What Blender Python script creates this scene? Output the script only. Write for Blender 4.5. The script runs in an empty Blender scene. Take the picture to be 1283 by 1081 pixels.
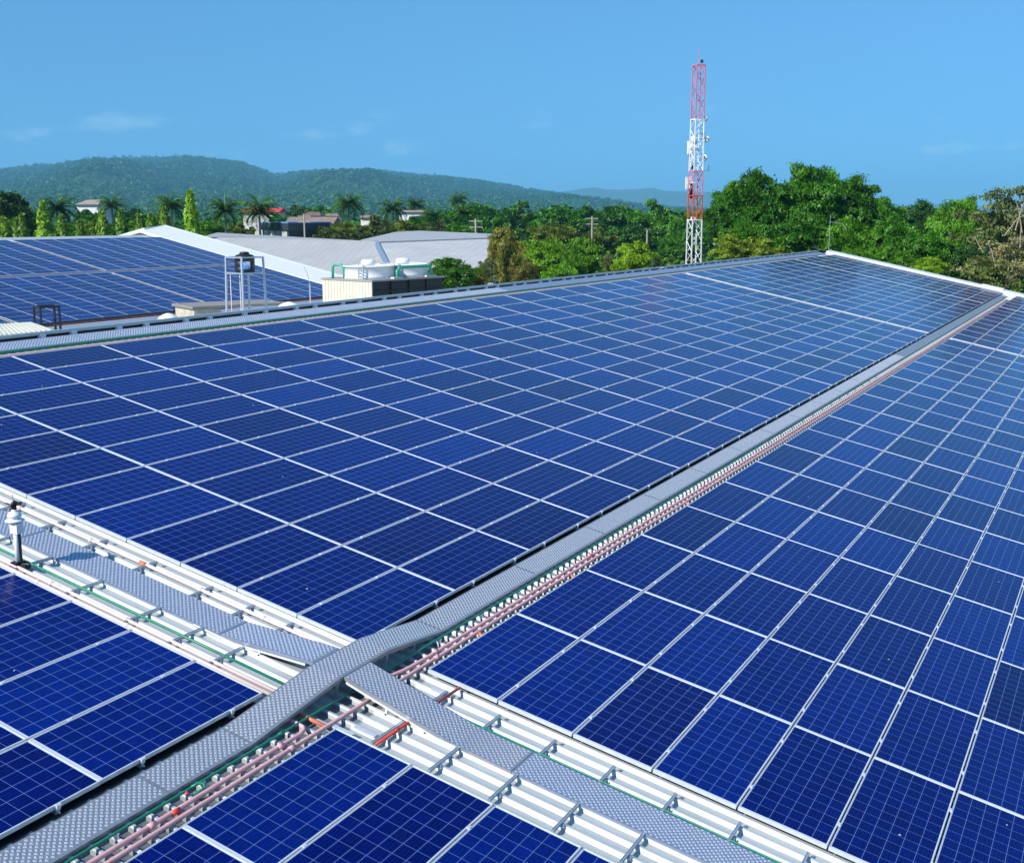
import bpy, math, random
import numpy as np
from mathutils import Vector, Matrix, Euler

random.seed(7)
rng = np.random.default_rng(11)
SC = bpy.context.scene
COL = SC.collection
R_ = math.radians

# ------------------------------------------------------------------ camera
CAM = Vector((6.92457736, -9.6640582, 4.42780727))
PITCH, YAW = R_(10.393439), R_(27.880746)
FPX, PW, PH = 1467.834, 1283.0, 1081.0
cd = bpy.data.cameras.new('camera')
cd.sensor_width = 36.0
cd.lens = FPX / PW * 36.0
cd.clip_start = 0.1
cd.clip_end = 30000
cam = bpy.data.objects.new('camera', cd)
COL.objects.link(cam)
cam.location = CAM
cam.rotation_euler = (R_(90) - PITCH, 0, YAW)
SC.camera = cam
# ------------------------------------------------------------------ light
SUN_DIR = Vector((-0.30, -0.86, 0.70)).normalized()
SUN_EL = math.asin(SUN_DIR.z)
w = bpy.data.worlds.new('World')
SC.world = w
w.use_nodes = True
nt = w.node_tree
nt.nodes.clear()
wo = nt.nodes.new('ShaderNodeOutputWorld')
bg = nt.nodes.new('ShaderNodeBackground')
sky = nt.nodes.new('ShaderNodeTexSky')
sky.sky_type = 'NISHITA'
sky.sun_disc = False
sky.sun_elevation = SUN_EL
sky.sun_rotation = math.atan2(SUN_DIR.x, SUN_DIR.y)
sky.altitude = 0
sky.air_density = 1.2
sky.dust_density = 0.0
sky.ozone_density = 10.0
bg.inputs['Strength'].default_value = 0.116
# look a little higher into the dome: a clear, even blue down to the horizon
tcw = nt.nodes.new('ShaderNodeTexCoord')
mpw = nt.nodes.new('ShaderNodeMapping')
mpw.inputs['Location'].default_value = (0, 0, .20)
mpw.inputs['Scale'].default_value = (1, 1, .6)
nmw = nt.nodes.new('ShaderNodeVectorMath')
nmw.operation = 'NORMALIZE'
nt.links.new(tcw.outputs['Generated'], mpw.inputs[0])
nt.links.new(mpw.outputs[0], nmw.inputs[0])
nt.links.new(nmw.outputs[0], sky.inputs[0])
# a few faint fair-weather clouds low in the sky
mpc = nt.nodes.new('ShaderNodeMapping'); mpc.inputs['Scale'].default_value = (15, 15, 52)
nt.links.new(tcw.outputs['Generated'], mpc.inputs[0])
nzc = nt.nodes.new('ShaderNodeTexNoise'); nzc.inputs['Scale'].default_value = 1.0; nzc.inputs['Detail'].default_value = 6
nt.links.new(mpc.outputs[0], nzc.inputs['Vector'])
sxc = nt.nodes.new('ShaderNodeSeparateXYZ'); nt.links.new(tcw.outputs['Generated'], sxc.inputs[0])
def wmap(sock, a, b, c, d, interp='SMOOTHSTEP'):
    m = nt.nodes.new('ShaderNodeMapRange'); m.interpolation_type = interp
    for i, x in enumerate((a, b, c, d)): m.inputs[i + 1].default_value = x
    nt.links.new(sock, m.inputs[0]); return m.outputs[0]
def wmul(a, b):
    m = nt.nodes.new('ShaderNodeMath'); m.operation = 'MULTIPLY'
    for i, x in enumerate((a, b)):
        if isinstance(x, float): m.inputs[i].default_value = x
        else: nt.links.new(x, m.inputs[i])
    return m.outputs[0]
cl = wmul(wmap(nzc.outputs['Fac'], .56, .74, 0, 1), wmul(wmap(sxc.outputs[2], .03, .05, 0, 1), wmap(sxc.outputs[2], .065, .095, 1, 0)))
mxc = nt.nodes.new('ShaderNodeMix'); mxc.data_type = 'RGBA'
nt.links.new(wmul(cl, .30), mxc.inputs[0]); nt.links.new(sky.outputs[0], mxc.inputs[6])
mxc.inputs[7].default_value = (6.2, 6.4, 6.8, 1)
tnt = nt.nodes.new('ShaderNodeMix'); tnt.data_type = 'RGBA'; tnt.blend_type = 'MULTIPLY'
tnt.inputs[0].default_value = 1.0
tnt.inputs[7].default_value = (.76, 1.04, 1.0, 1)
nt.links.new(mxc.outputs[2], tnt.inputs[6])
nt.links.new(tnt.outputs[2], bg.inputs[0])
nt.links.new(bg.outputs[0], wo.inputs[0])
sd = bpy.data.lights.new('sun', 'SUN')
sd.energy = 4.4
sd.angle = R_(0.5)
sd.color = (1.0, 0.95, 0.87)
sun = bpy.data.objects.new('sun', sd)
COL.objects.link(sun)
sun.rotation_euler = SUN_DIR.to_track_quat('Z', 'Y').to_euler()
vs = SC.view_settings
vs.view_transform = 'Standard'
vs.look = 'None'
vs.exposure = 0.5
vs.gamma = 1

# ------------------------------------------------------------------ helpers
TH = R_(11.831658)
CT, ST = math.cos(TH), math.sin(TH)
GROUND = -8.0
CAM_R = Vector((math.cos(YAW), math.sin(YAW), 0))
CAM_F = Vector((-math.sin(YAW) * math.cos(PITCH), math.cos(YAW) * math.cos(PITCH), -math.sin(PITCH)))
CAM_D = CAM_R.cross(CAM_F) * -1
CAM_D = CAM_F.cross(CAM_R)          # image down


def P(s, t, n=0.0):
    """roof coordinates: s down the slope, t along the ridge, n out of the roof"""
    return Vector((s * CT + n * ST, t, -s * ST + n * CT))


def at(px, py, D):
    """the point D metres ahead of the viewpoint seen at that photo position"""
    return CAM + D * (CAM_F + CAM_R * ((px - PW / 2) / FPX) + CAM_D * ((py - PH / 2) / FPX))


def seen(p):
    q = p - CAM
    d = q.dot(CAM_F)
    if d < .2:
        return None
    return (PW / 2 + FPX * q.dot(CAM_R) / d, PH / 2 + FPX * q.dot(CAM_D) / d, d)


class MB:
    def __init__(s):
        s.v = []; s.f = []; s.uv = {}; s.m = []; s.cm = 0

    def add(s, vs, fs, uvs=None):
        b = len(s.v)
        s.v += [tuple(v) for v in vs]
        for k, f in enumerate(fs):
            if uvs is not None:
                s.uv[len(s.f)] = uvs[k]
            s.f.append([b + i for i in f])
            s.m.append(s.cm)
        return s

    def box(s, a, b):
        (x0, y0, z0), (x1, y1, z1) = a, b
        return s.add([(x0, y0, z0), (x1, y0, z0), (x1, y1, z0), (x0, y1, z0), (x0, y0, z1), (x1, y0, z1), (x1, y1, z1), (x0, y1, z1)],
                     [(3, 2, 1, 0), (4, 5, 6, 7), (0, 1, 5, 4), (1, 2, 6, 5), (2, 3, 7, 6), (3, 0, 4, 7)])

    def slab(s, pts, th=0.1, up=Vector((0, 0, 1))):
        """polygon with thickness below it"""
        n = len(pts)
        a = [Vector(p) for p in pts]
        b = [p - up * th for p in a]
        fs = [list(range(n)), list(range(2 * n - 1, n - 1, -1))]
        fs += [(i, i + n, (i + 1) % n + n, (i + 1) % n) for i in range(n)]
        return s.add(a + b, fs)

    def tube(s, pts, r, seg=8, cap=True, r1=None):
        pts = [Vector(p) for p in pts]
        n = len(pts)
        base = len(s.v)
        vs = []
        ref = None
        for i, p in enumerate(pts):
            d = (pts[min(i + 1, n - 1)] - pts[max(i - 1, 0)]).normalized()
            if ref is None:
                ref = Vector((0, 0, 1)) if abs(d.z) < .9 else Vector((1, 0, 0))
            u = d.cross(ref).normalized()
            v = d.cross(u)
            ref = -v if abs(v.dot(ref)) > .1 else ref
            ref = v.cross(d) if False else ref
            rr = r if r1 is None else r + (r1 - r) * i / max(1, n - 1)
            for k in range(seg):
                a = 2 * math.pi * k / seg
                vs.append(p + (u * math.cos(a) + v * math.sin(a)) * rr)
        fs = []
        for i in range(n - 1):
            for k in range(seg):
                k2 = (k + 1) % seg
                fs.append((i * seg + k, i * seg + k2, (i + 1) * seg + k2, (i + 1) * seg + k))
        if cap:
            fs.append(tuple(range(seg - 1, -1, -1)))
            fs.append(tuple(range((n - 1) * seg, n * seg)))
        return s.add(vs, fs)

    def bar(s, a, b, wd, ht):
        """square-section bar from a to b"""
        a, b = Vector(a), Vector(b)
        d = (b - a).normalized()
        up = Vector((0, 0, 1)) if abs(d.z) < .95 else Vector((1, 0, 0))
        u = d.cross(up).normalized() * wd / 2
        v = u.cross(d).normalized() * ht / 2
        vs = [a - u - v, a + u - v, a + u + v, a - u + v, b - u - v, b + u - v, b + u + v, b - u + v]
        return s.add(vs, [(0, 1, 2, 3), (7, 6, 5, 4), (0, 4, 5, 1), (1, 5, 6, 2), (2, 6, 7, 3), (3, 7, 4, 0)])

    def lathe(s, prof, c=(0, 0, 0), seg=16):
        c = Vector(c)
        vs = []
        for r, z in prof:
            for k in range(seg):
                a = 2 * math.pi * k / seg
                vs.append(c + Vector((r * math.cos(a), r * math.sin(a), z)))
        fs = []
        for i in range(len(prof) - 1):
            for k in range(seg):
                k2 = (k + 1) % seg
                fs.append((i * seg + k, i * seg + k2, (i + 1) * seg + k2, (i + 1) * seg + k))
        fs.append(tuple(range(seg - 1, -1, -1)))
        fs.append(tuple(range((len(prof) - 1) * seg, len(prof) * seg)))
        return s.add(vs, fs)

    def build(s, name, mat, parent=None, smooth=False):
        me = bpy.data.meshes.new(name)
        me.from_pydata([tuple(v) for v in s.v], [], s.f)
        if s.uv:
            ul = me.uv_layers.new(name='UVMap')
            for fi, uvs in s.uv.items():
                pl = me.polygons[fi]
                for li, uv in zip(pl.loop_indices, uvs):
                    ul.data[li].uv = uv
        mats = mat if isinstance(mat, (list, tuple)) else [mat]
        for m in mats:
            me.materials.append(m)
        if len(mats) > 1:
            me.polygons.foreach_set('material_index', s.m)
        if smooth:
            me.polygons.foreach_set('use_smooth', [True] * len(me.polygons))
        me.update()
        o = bpy.data.objects.new(name, me)
        COL.objects.link(o)
        if parent:
            o.parent = parent
        return o


def tag(o, label=None, cat=None, group=None, kind=None):
    if label: o['label'] = label
    if cat: o['category'] = cat
    if group: o['group'] = group
    if kind: o['kind'] = kind
    return o


def empty(name, label, cat, loc=(0, 0, 0), rot=(0, 0, 0), group=None):
    o = bpy.data.objects.new(name, None)
    COL.objects.link(o)
    o.empty_display_size = .3
    o.location = loc
    o.rotation_euler = rot
    return tag(o, label, cat, group)


def roofed(name, label, cat, s=0, t=0, n=0, group=None):
    return empty(name, label, cat, P(s, t, n), (0, TH, 0), group)


def on_roof(o, s=0, t=0, n=0):
    o.location = P(s, t, n)
    o.rotation_euler = (0, TH, 0)
    return o


def kids(o):
    return [c for c in COL.objects if c.parent == o]


def copy_tree(o, ch, label=None, group=None):
    """copy of a thing; ch = {object: [children]} precomputed"""
    r = o.copy()
    COL.objects.link(r)
    if label: r['label'] = label
    if group: r['group'] = group
    for c in ch.get(o, []):
        c2 = c.copy()
        COL.objects.link(c2)
        c2.parent = r
        for g in ch.get(c, []):
            g2 = g.copy()
            COL.objects.link(g2)
            g2.parent = c2
    return r


def family(o):
    d = {o: kids(o)}
    for c in d[o]:
        d[c] = kids(c)
    return d


ORD = ['zeroth', 'first', 'second', 'third', 'fourth', 'fifth', 'sixth', 'seventh', 'eighth', 'ninth', 'tenth', 'eleventh', 'twelfth',
       'thirteenth', 'fourteenth', 'fifteenth', 'sixteenth', 'seventeenth', 'eighteenth', 'nineteenth', 'twentieth']


def ordw(n):
    if n <= 20: return ORD[n]
    tens = {2: ('twenty', 'twentieth'), 3: ('thirty', 'thirtieth'), 4: ('forty', 'fortieth'), 5: ('fifty', 'fiftieth'), 6: ('sixty', 'sixtieth')}[n // 10]
    return tens[1] if n % 10 == 0 else tens[0] + '-' + ORD[n % 10]


# ------------------------------------------------------------------ materials
class NT:
    def __init__(s, name):
        s.m = bpy.data.materials.new(name)
        s.m.use_nodes = True
        s.t = s.m.node_tree
        s.b = s.t.nodes['Principled BSDF']
        s.out = s.t.nodes['Material Output']

    def n(s, typ, **kw):
        nd = s.t.nodes.new('ShaderNode' + typ)
        for k, v in kw.items():
            if hasattr(nd, k): setattr(nd, k, v)
            else: nd.inputs[k].default_value = v
        return nd

    def l(s, a, b):
        s.t.links.new(a, b)

    def math(s, op, a, b=None, c=None, clamp=False):
        nd = s.t.nodes.new('ShaderNodeMath')
        nd.operation = op
        nd.use_clamp = clamp
        for i, x in enumerate((a, b, c)):
            if x is None: continue
            if isinstance(x, (int, float)): nd.inputs[i].default_value = x
            else: s.l(x, nd.inputs[i])
        return nd.outputs[0]

    def mix(s, fac, a, b, blend='MIX'):
        nd = s.t.nodes.new('ShaderNodeMix')
        nd.data_type = 'RGBA'
        nd.blend_type = blend
        for key, x in ((0, fac), (6, a), (7, b)):
            if isinstance(x, (int, float)): nd.inputs[key].default_value = x
            elif isinstance(x, (tuple, list)): nd.inputs[key].default_value = (*x[:3], 1)
            else: s.l(x, nd.inputs[key])
        return nd.outputs[2]

    def noise(s, scale, detail=3, rough=.55, coord=None, vec=None):
        nd = s.n('TexNoise')
        nd.inputs['Scale'].default_value = scale
        nd.inputs['Detail'].default_value = detail
        nd.inputs['Roughness'].default_value = rough
        if vec is not None: s.l(vec, nd.inputs['Vector'])
        elif coord:
            tc = s.n('TexCoord')
            s.l(tc.outputs[coord], nd.inputs['Vector'])
        return nd.outputs['Fac']

    def ramp(s, fac, stops):
        nd = s.n('ValToRGB')
        cr = nd.color_ramp
        while len(cr.elements) < len(stops): cr.elements.new(.5)
        for e, (p, c) in zip(cr.elements, stops):
            e.position = p
            e.color = (*c[:3], 1)
        s.l(fac, nd.inputs[0])
        return nd.outputs[0]

    def set(s, **kw):
        for k, v in kw.items():
            k = k.replace('_', ' ')
            if k not in s.b.inputs:
                k = {'Specular': 'Specular IOR Level', 'Transmission': 'Transmission Weight', 'Coat': 'Coat Weight'}.get(k, k)
            if isinstance(v, (int, float)): s.b.inputs[k].default_value = v
            elif isinstance(v, tuple): s.b.inputs[k].default_value = (*v[:3], 1)
            else: s.l(v, s.b.inputs[k])
        return s


def simple(name, col, rough=.5, metal=0.0, var=.12, scale=6.0, spec=.5, bump=0.0):
    q = NT(name)
    f = q.noise(scale, 5, .6, 'Object')
    lo = tuple(c * (1 - var) for c in col)
    hi = tuple(min(1, c * (1 + var)) for c in col)
    c = q.ramp(f, [(.3, lo), (.7, hi)])
    rr = q.math('MULTIPLY_ADD', f, .2, rough - .1, clamp=True)
    q.set(Base_Color=c, Metallic=metal, Roughness=rr, Specular=spec)
    if bump:
        b = q.n('Bump'); b.inputs['Strength'].default_value = bump; b.inputs['Distance'].default_value = .02
        q.l(f, b.inputs['Height']); q.l(b.outputs[0], q.b.inputs['Normal'])
    return q.m


def mat_cells():
    q = NT('silicon_cells')
    uv = q.n('UVMap').outputs[0]
    sp = q.n('SeparateXYZ'); q.l(uv, sp.inputs[0])
    u, v = sp.outputs[0], sp.outputs[1]            # cells: u 0..6, v 0..12 (outside = white margin)

    def line(x, wd):
        fr = q.math('FRACT', x)
        d = q.math('MINIMUM', fr, q.math('SUBTRACT', 1.0, fr))
        return q.math('LESS_THAN', d, wd)
    g = q.math('MAXIMUM', line(u, .0135), line(v, .0105))
    out = q.math('MAXIMUM', q.math('MAXIMUM', q.math('LESS_THAN', u, 0.0), q.math('GREATER_THAN', u, 6.0)),
                 q.math('MAXIMUM', q.math('LESS_THAN', v, 0.0), q.math('GREATER_THAN', v, 12.0)))
    # per-cell and per-panel tone
    oi = q.n('ObjectInfo'); geo = q.n('NewGeometry')
    rnd = q.math('FRACT', q.math('ADD', oi.outputs['Random'], geo.outputs['Random Per Island']))
    fl = q.n('VectorMath'); fl.operation = 'FLOOR'; q.l(uv, fl.inputs[0])
    off = q.n('CombineXYZ'); q.l(q.math('MULTIPLY', rnd, 97.0), off.inputs[2])
    ad = q.n('VectorMath'); ad.operation = 'ADD'; q.l(fl.outputs[0], ad.inputs[0]); q.l(off.outputs[0], ad.inputs[1])
    wn = q.n('TexWhiteNoise'); wn.noise_dimensions = '3D'; q.l(ad.outputs[0], wn.inputs['Vector'])
    ad2 = q.n('VectorMath'); ad2.operation = 'ADD'; q.l(uv, ad2.inputs[0]); q.l(off.outputs[0], ad2.inputs[1])
    vo = q.n('TexVoronoi'); vo.inputs['Scale'].default_value = 7.0; q.l(ad2.outputs[0], vo.inputs['Vector'])
    grain = vo.outputs['Color']
    gsp = q.n('SeparateColor'); q.l(grain, gsp.inputs[0])
    panel = q.ramp(rnd, [(0.0, (.0006, .0032, .074)), (.08, (.0002, .0044, .098)), (.5, (.0002, .0065, .115)), (.85, (.0002, .013, .16)), (.95, (.0002, .009, .125)), (1.0, (.0015, .0035, .078))])
    k = q.math('ADD', q.math('MULTIPLY_ADD', wn.outputs['Value'], .25, .72), q.math('MULTIPLY', gsp.outputs[0], .36))
    kk = q.n('CombineColor'); [q.l(k, kk.inputs[i]) for i in range(3)]
    cell = q.mix(1.0, panel, kk.outputs[0], 'MULTIPLY')
    # silver busbars, four to a cell, running along the panel
    bus = line(q.math('MULTIPLY', q.math('ADD', u, .125), 4.0), .035)
    cell = q.mix(q.math('MULTIPLY', bus, .12), cell, (.06, .16, .5))
    c1 = q.mix(g, cell, (.14, .23, .52))
    c2 = q.mix(out, c1, (.62, .68, .76))
    tc = q.n('TexCoord')
    dn = q.noise(3.0, 6, .65, None, tc.outputs['Object'])
    dirt = q.ramp(dn, [(.55, (0, 0, 0)), (.8, (.012, .012, .012))])
    c3 = q.mix(dirt, c2, (.35, .35, .33))
    v2 = q.n('TexVoronoi'); v2.inputs['Scale'].default_value = .55; q.l(ad2.outputs[0], v2.inputs['Vector'])
    v2s = q.n('SeparateColor'); q.l(v2.outputs['Color'], v2s.inputs[0])
    spot = q.math('MULTIPLY', q.math('LESS_THAN', q.math('ADD', v2.outputs['Distance'], q.math('MULTIPLY', dn, .05)), .075), q.math('GREATER_THAN', v2s.outputs[0], .965))
    c3 = q.mix(q.math('MULTIPLY', spot, .75), c3, (.62, .62, .58))
    q.set(Base_Color=c3, Roughness=q.math('MULTIPLY_ADD', dn, .14, .10), Specular=.5, IOR=1.21)
    return q.m


def mat_foliage(name='foliage', trans=.16):
    q = NT(name)
    oi = q.n('ObjectInfo'); geo = q.n('NewGeometry')
    tc = q.n('TexCoord')
    f = q.noise(2.2, 3, .6, 'Object')
    r = geo.outputs['Random Per Island']
    k = q.math('ADD', q.math('MULTIPLY_ADD', f, 1.35, .30), q.math('MULTIPLY', r, .42))
    kk = q.n('CombineColor'); [q.l(k, kk.inputs[i]) for i in range(3)]
    c = q.mix(1.0, oi.outputs['Color'], kk.outputs[0], 'MULTIPLY')
    yel = q.math('MULTIPLY', q.math('GREATER_THAN', r, .8), .35)
    c = q.mix(yel, c, q.mix(1.0, c, (1.7, 1.25, .6), 'MULTIPLY'))
    dif = q.n('BsdfDiffuse'); q.l(c, dif.inputs[0])
    tr = q.n('BsdfTranslucent')
    q.l(q.mix(1.0, c, (1.3, 1.35, .5), 'MULTIPLY'), tr.inputs[0])
    gl = q.n('BsdfGlossy'); gl.inputs['Roughness'].default_value = .45
    gl.inputs[0].default_value = (.6, .6, .6, 1)
    m1 = q.n('MixShader'); m1.inputs[0].default_value = trans
    q.l(dif.outputs[0], m1.inputs[1]); q.l(tr.outputs[0], m1.inputs[2])
    m2 = q.n('MixShader'); m2.inputs[0].default_value = .03
    q.l(m1.outputs[0], m2.inputs[1]); q.l(gl.outputs[0], m2.inputs[2])
    q.l(m2.outputs[0], q.out.inputs[0])
    return q.m


def mat_plate(name, col, rust=(.42, .36, .31), amount=.5):
    q = NT(name)
    f = q.noise(2.5, 6, .65, 'Object')
    f2 = q.noise(30, 3, .6, 'Object')
    c = q.ramp(f2, [(.3, tuple(x * .88 for x in col)), (.7, tuple(x * 1.1 for x in col))])
    m = q.ramp(f, [(.58 - .1 * amount, (0, 0, 0)), (.75, (1, 1, 1))])
    c = q.mix(q.math('MULTIPLY', m, .55 * amount), c, rust)
    q.set(Base_Color=c, Metallic=.55, Roughness=q.math('MULTIPLY_ADD', f, .25, .30), Specular=.5)
    return q.m


M = {}
M['cells'] = mat_cells()
M['alu'] = simple('anodised_aluminium', (.70, .73, .77), .38, .35, .06, 14)
M['alu_dark'] = simple('aluminium_rail', (.42, .45, .49), .4, .6, .1, 14)
M['back'] = simple('panel_backsheet', (.12, .12, .13), .6)
M['galv'] = simple('galvanised_strut', (.50, .55, .60), .42, .6, .15, 20)
M['plate_a'] = mat_plate('checker_plate_steel', (.36, .385, .415), amount=.25)
M['plate_b'] = mat_plate('checker_plate_zinc', (.33, .39, .51), (.55, .49, .45), amount=.7)
M['stud'] = simple('worn_glint_studs', (.66, .69, .74), .3, .45, .1, 20)  # paler than the plate: worn tops, with sun glints put into the colour
M['white_steel'] = simple('white_painted_steel', (.70, .72, .72), .4, 0, .05, 8)
M['plate_w'] = mat_plate('checker_plate_worn', (.36, .40, .48), (.50, .43, .38), amount=1.5)
M['black'] = simple('black_plastic', (.012, .012, .014), .45, 0, .2)
M['green_pvc'] = simple('green_conduit', (.012, .22, .12), .4, 0, .2, 9)
M['pink_pvc'] = simple('faded_pink_conduit', (.74, .40, .40), .5, 0, .14, 5)
M['pale_pink'] = simple('bleached_pink_conduit', (.82, .62, .56), .5, 0, .1, 5)
M['orange_pvc'] = simple('orange_conduit', (.72, .19, .09), .45, 0, .15, 9)
M['red_pvc'] = simple('red_conduit', (.62, .055, .035), .45, 0, .15, 9)
M['white'] = simple('white_plastic', (.80, .80, .79), .4, 0, .04)
M['trunk'] = simple('bark', (.13, .10, .075), .9, 0, .35, 4, .2, .4)
M['pale_trunk'] = simple('palm_trunk_bark', (.30, .27, .23), .9, 0, .25, 4, .2, .3)
M['leaf'] = mat_foliage()
M['leaf_far'] = mat_foliage('foliage_far', .1)


def mat_deck():
    q = NT('painted_roof_sheet')
    f = q.noise(1.2, 6, .62, 'Object')
    tc = q.n('TexCoord')
    mp = q.n('Mapping'); mp.inputs['Scale'].default_value = (.6, 22, 8); q.l(tc.outputs['Object'], mp.inputs[0])
    st = q.noise(1.0, 4, .6, None, mp.outputs[0])
    c = q.ramp(f, [(.3, (.40, .445, .45)), (.62, (.47, .51, .515))])
    c = q.mix(q.math('MULTIPLY', q.ramp(st, [(.5, (0, 0, 0)), (.8, (1, 1, 1))]), .3), c, (.33, .34, .30))
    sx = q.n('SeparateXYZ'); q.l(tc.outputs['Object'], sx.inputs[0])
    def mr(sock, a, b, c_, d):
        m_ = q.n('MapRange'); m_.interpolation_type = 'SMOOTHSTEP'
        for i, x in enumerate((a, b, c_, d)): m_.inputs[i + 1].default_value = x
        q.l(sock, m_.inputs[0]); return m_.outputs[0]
    run_shade = q.math('MULTIPLY', q.math('MULTIPLY', mr(sx.outputs[0], .40, .47, 0, 1), mr(sx.outputs[0], .80, .84, 1, 0)), q.math('MULTIPLY', mr(sx.outputs[2], -.104, -.088, 1, 0), mr(sx.outputs[1], 12, 30, 1, .2)))
    run_shade = q.math('MULTIPLY', run_shade, q.math('MULTIPLY_ADD', f, .7, .45, clamp=True))
    c = q.mix(run_shade, c, (.085, .105, .12))  # shade along the conduits painted onto pans and lower rib faces
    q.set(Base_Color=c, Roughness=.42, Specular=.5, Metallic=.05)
    return q.m


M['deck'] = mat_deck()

# ------------------------------------------------------------------ ground and hills
g = MB()
g.add([(-14000, -1500, GROUND), (14000, -1500, GROUND), (14000, 14000, GROUND), (-14000, 14000, GROUND)], [(0, 1, 2, 3)])
q = NT('grassland')
f = q.noise(.02, 8, .6, 'Object')
f2 = q.noise(.6, 5, .6, 'Object')
q.set(Base_Color=q.mix(q.math('MULTIPLY', f2, .6), q.ramp(f, [(.35, (.035, .07, .018)), (.6, (.10, .11, .04)), (.75, (.17, .14, .085))]), (.06, .075, .025)), Roughness=.95, Specular=.1)
tag(g.build('ground', q.m), kind='structure')


def lerp(xs, ys, x):
    return float(np.interp(x, xs, ys))


def smooth_noise(x, y, seed=0, octaves=4):
    v = 0; a = 1
    for o in range(octaves):
        k = 2 ** o
        v += a * math.sin(x * k * 1.7 + seed * 3.1 + o * 1.3 + 1.5 * math.sin(y * k * 1.1 + o)) * math.cos(y * k * 1.3 + seed + o * 2.1)
        a *= .5
    return v


HX = [-500, -200, 0, 40, 80, 125, 180, 240, 270, 300, 330, 345, 375, 420, 480, 520, 600, 660, 710, 760, 850, 1000, 1400]
HY = [230, 218, 211, 204, 201, 194, 195, 193, 197, 200, 209, 215, 210, 208, 209, 214, 223, 231, 239, 247, 256, 262, 264]


def hill_z(px, D, Dc=5200.0, D0=1400.0):
    top = at(px, lerp(HX, HY, px), Dc).z - 40
    u = (D - D0) / (Dc - D0)
    u = max(0, min(1.6, u))
    if u <= 1:
        k = u * u * (3 - 2 * u)
        k = .45 * u + .55 * k if u > .0 else 0
        base = GROUND + 2
        spur = 20 * smooth_noise(px * .012, D * .0011, 2, 3) * math.sin(math.pi * u)
        return base + (top - base) * k + spur * max(0, min(1, (top - base) / 190))
    return top - (u - 1) * 560


def plan(px, D):
    q_ = at(px, 272, D)
    return q_.x, q_.y


def hill_mesh(name, mat, xs, ds, zf):
    hb = MB()
    vs_ = []
    for px in xs:
        for D in ds:
            x, y = plan(px, D)
            vs_.append((x, y, zf(px, D)))
    nd = len(ds)
    fs_ = [(i * nd + j, i * nd + j + 1, (i + 1) * nd + j + 1, (i + 1) * nd + j) for i in range(len(xs) - 1) for j in range(nd - 1)]
    hb.add(vs_, fs_)
    return tag(hb.build(name, mat, smooth=True), kind='structure')


q = NT('hill_soil')
q.set(Base_Color=q.ramp(q.noise(.02, 8, .65, 'Object'), [(.3, (.018, .045, .016)), (.7, (.045, .085, .028))]), Roughness=.95, Specular=.1)
M['hill'] = q.m
hill_mesh('hills', M['hill'], list(range(-500, 1500, 16)), [1400 + 125 * i for i in range(46)], hill_z)
FX = [500, 680, 720, 760, 800, 850, 900, 1100, 1500]
FY = [252, 243, 238, 236.5, 237.5, 239, 244, 256, 262]


def far_z(px, D):
    top = at(px, lerp(FX, FY, px), 9500).z
    u = max(0, 1 - abs(D - 9500) / 2000.0)
    return GROUND + (top - GROUND) * (u * u * (3 - 2 * u)) + 10 * smooth_noise(px * .05, D * .0016, 5, 3) * u


hill_mesh('hills', M['hill'], list(range(480, 1520, 8)), [7500 + 200 * i for i in range(21)], far_z)

# ------------------------------------------------------------------ foliage generators
ICO = None


def ico(sub=1):
    t = (1 + 5 ** .5) / 2
    v = [Vector(p).normalized() for p in [(-1, t, 0), (1, t, 0), (-1, -t, 0), (1, -t, 0), (0, -1, t), (0, 1, t), (0, -1, -t), (0, 1, -t), (t, 0, -1), (t, 0, 1), (-t, 0, -1), (-t, 0, 1)]]
    f = [(0, 11, 5), (0, 5, 1), (0, 1, 7), (0, 7, 10), (0, 10, 11), (1, 5, 9), (5, 11, 4), (11, 10, 2), (10, 7, 6), (7, 1, 8), (3, 9, 4), (3, 4, 2), (3, 2, 6), (3, 6, 8), (3, 8, 9), (4, 9, 5), (2, 4, 11), (6, 2, 10), (8, 6, 7), (9, 8, 1)]
    for _ in range(sub):
        mid = {}; nf = []

        def mp(a, b):
            k = (min(a, b), max(a, b))
            if k not in mid:
                v.append(((v[a] + v[b]) / 2).normalized()); mid[k] = len(v) - 1
            return mid[k]
        for a, b, c in f:
            ab, bc, ca = mp(a, b), mp(b, c), mp(c, a)
            nf += [(a, ab, ca), (b, bc, ab), (c, ca, bc), (ab, bc, ca)]
        f = nf
    return np.array([tuple(x) for x in v]), np.array(f)


IV, IF = ico(1)


def leaves(cent, nrm, size, aspect=.55):
    """numpy leaf blades: centres (N,3), outward normals (N,3) -> verts, quads"""
    N = len(cent)
    a = rng.normal(size=(N, 3))
    u = np.cross(nrm, a); u /= np.linalg.norm(u, axis=1, keepdims=True) + 1e-9
    v = np.cross(nrm, u)
    sz = size * rng.uniform(.5, 1.6, (N, 1))
    droop = nrm * sz * -.18
    p0 = cent - u * sz + droop
    p1 = cent - v * sz * aspect
    p2 = cent + u * sz + droop
    p3 = cent + v * sz * aspect
    V = np.stack([p0, p1, p2, p3], 1).reshape(-1, 3)
    F = np.arange(N * 4).reshape(N, 4)
    return V, F


def np_mesh(name, V, F, mat):
    me = bpy.data.meshes.new(name)
    me.vertices.add(len(V)); me.vertices.foreach_set('co', np.asarray(V, np.float32).ravel())
    k = F.shape[1]
    me.loops.add(F.size); me.loops.foreach_set('vertex_index', F.ravel().astype(np.int32))
    me.polygons.add(len(F)); me.polygons.foreach_set('loop_start', np.arange(0, F.size, k, dtype=np.int32))
    me.polygons.foreach_set('loop_total', np.full(len(F), k, np.int32))
    me.materials.append(mat)
    me.update(calc_edges=True)
    me.validate()
    return me


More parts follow.
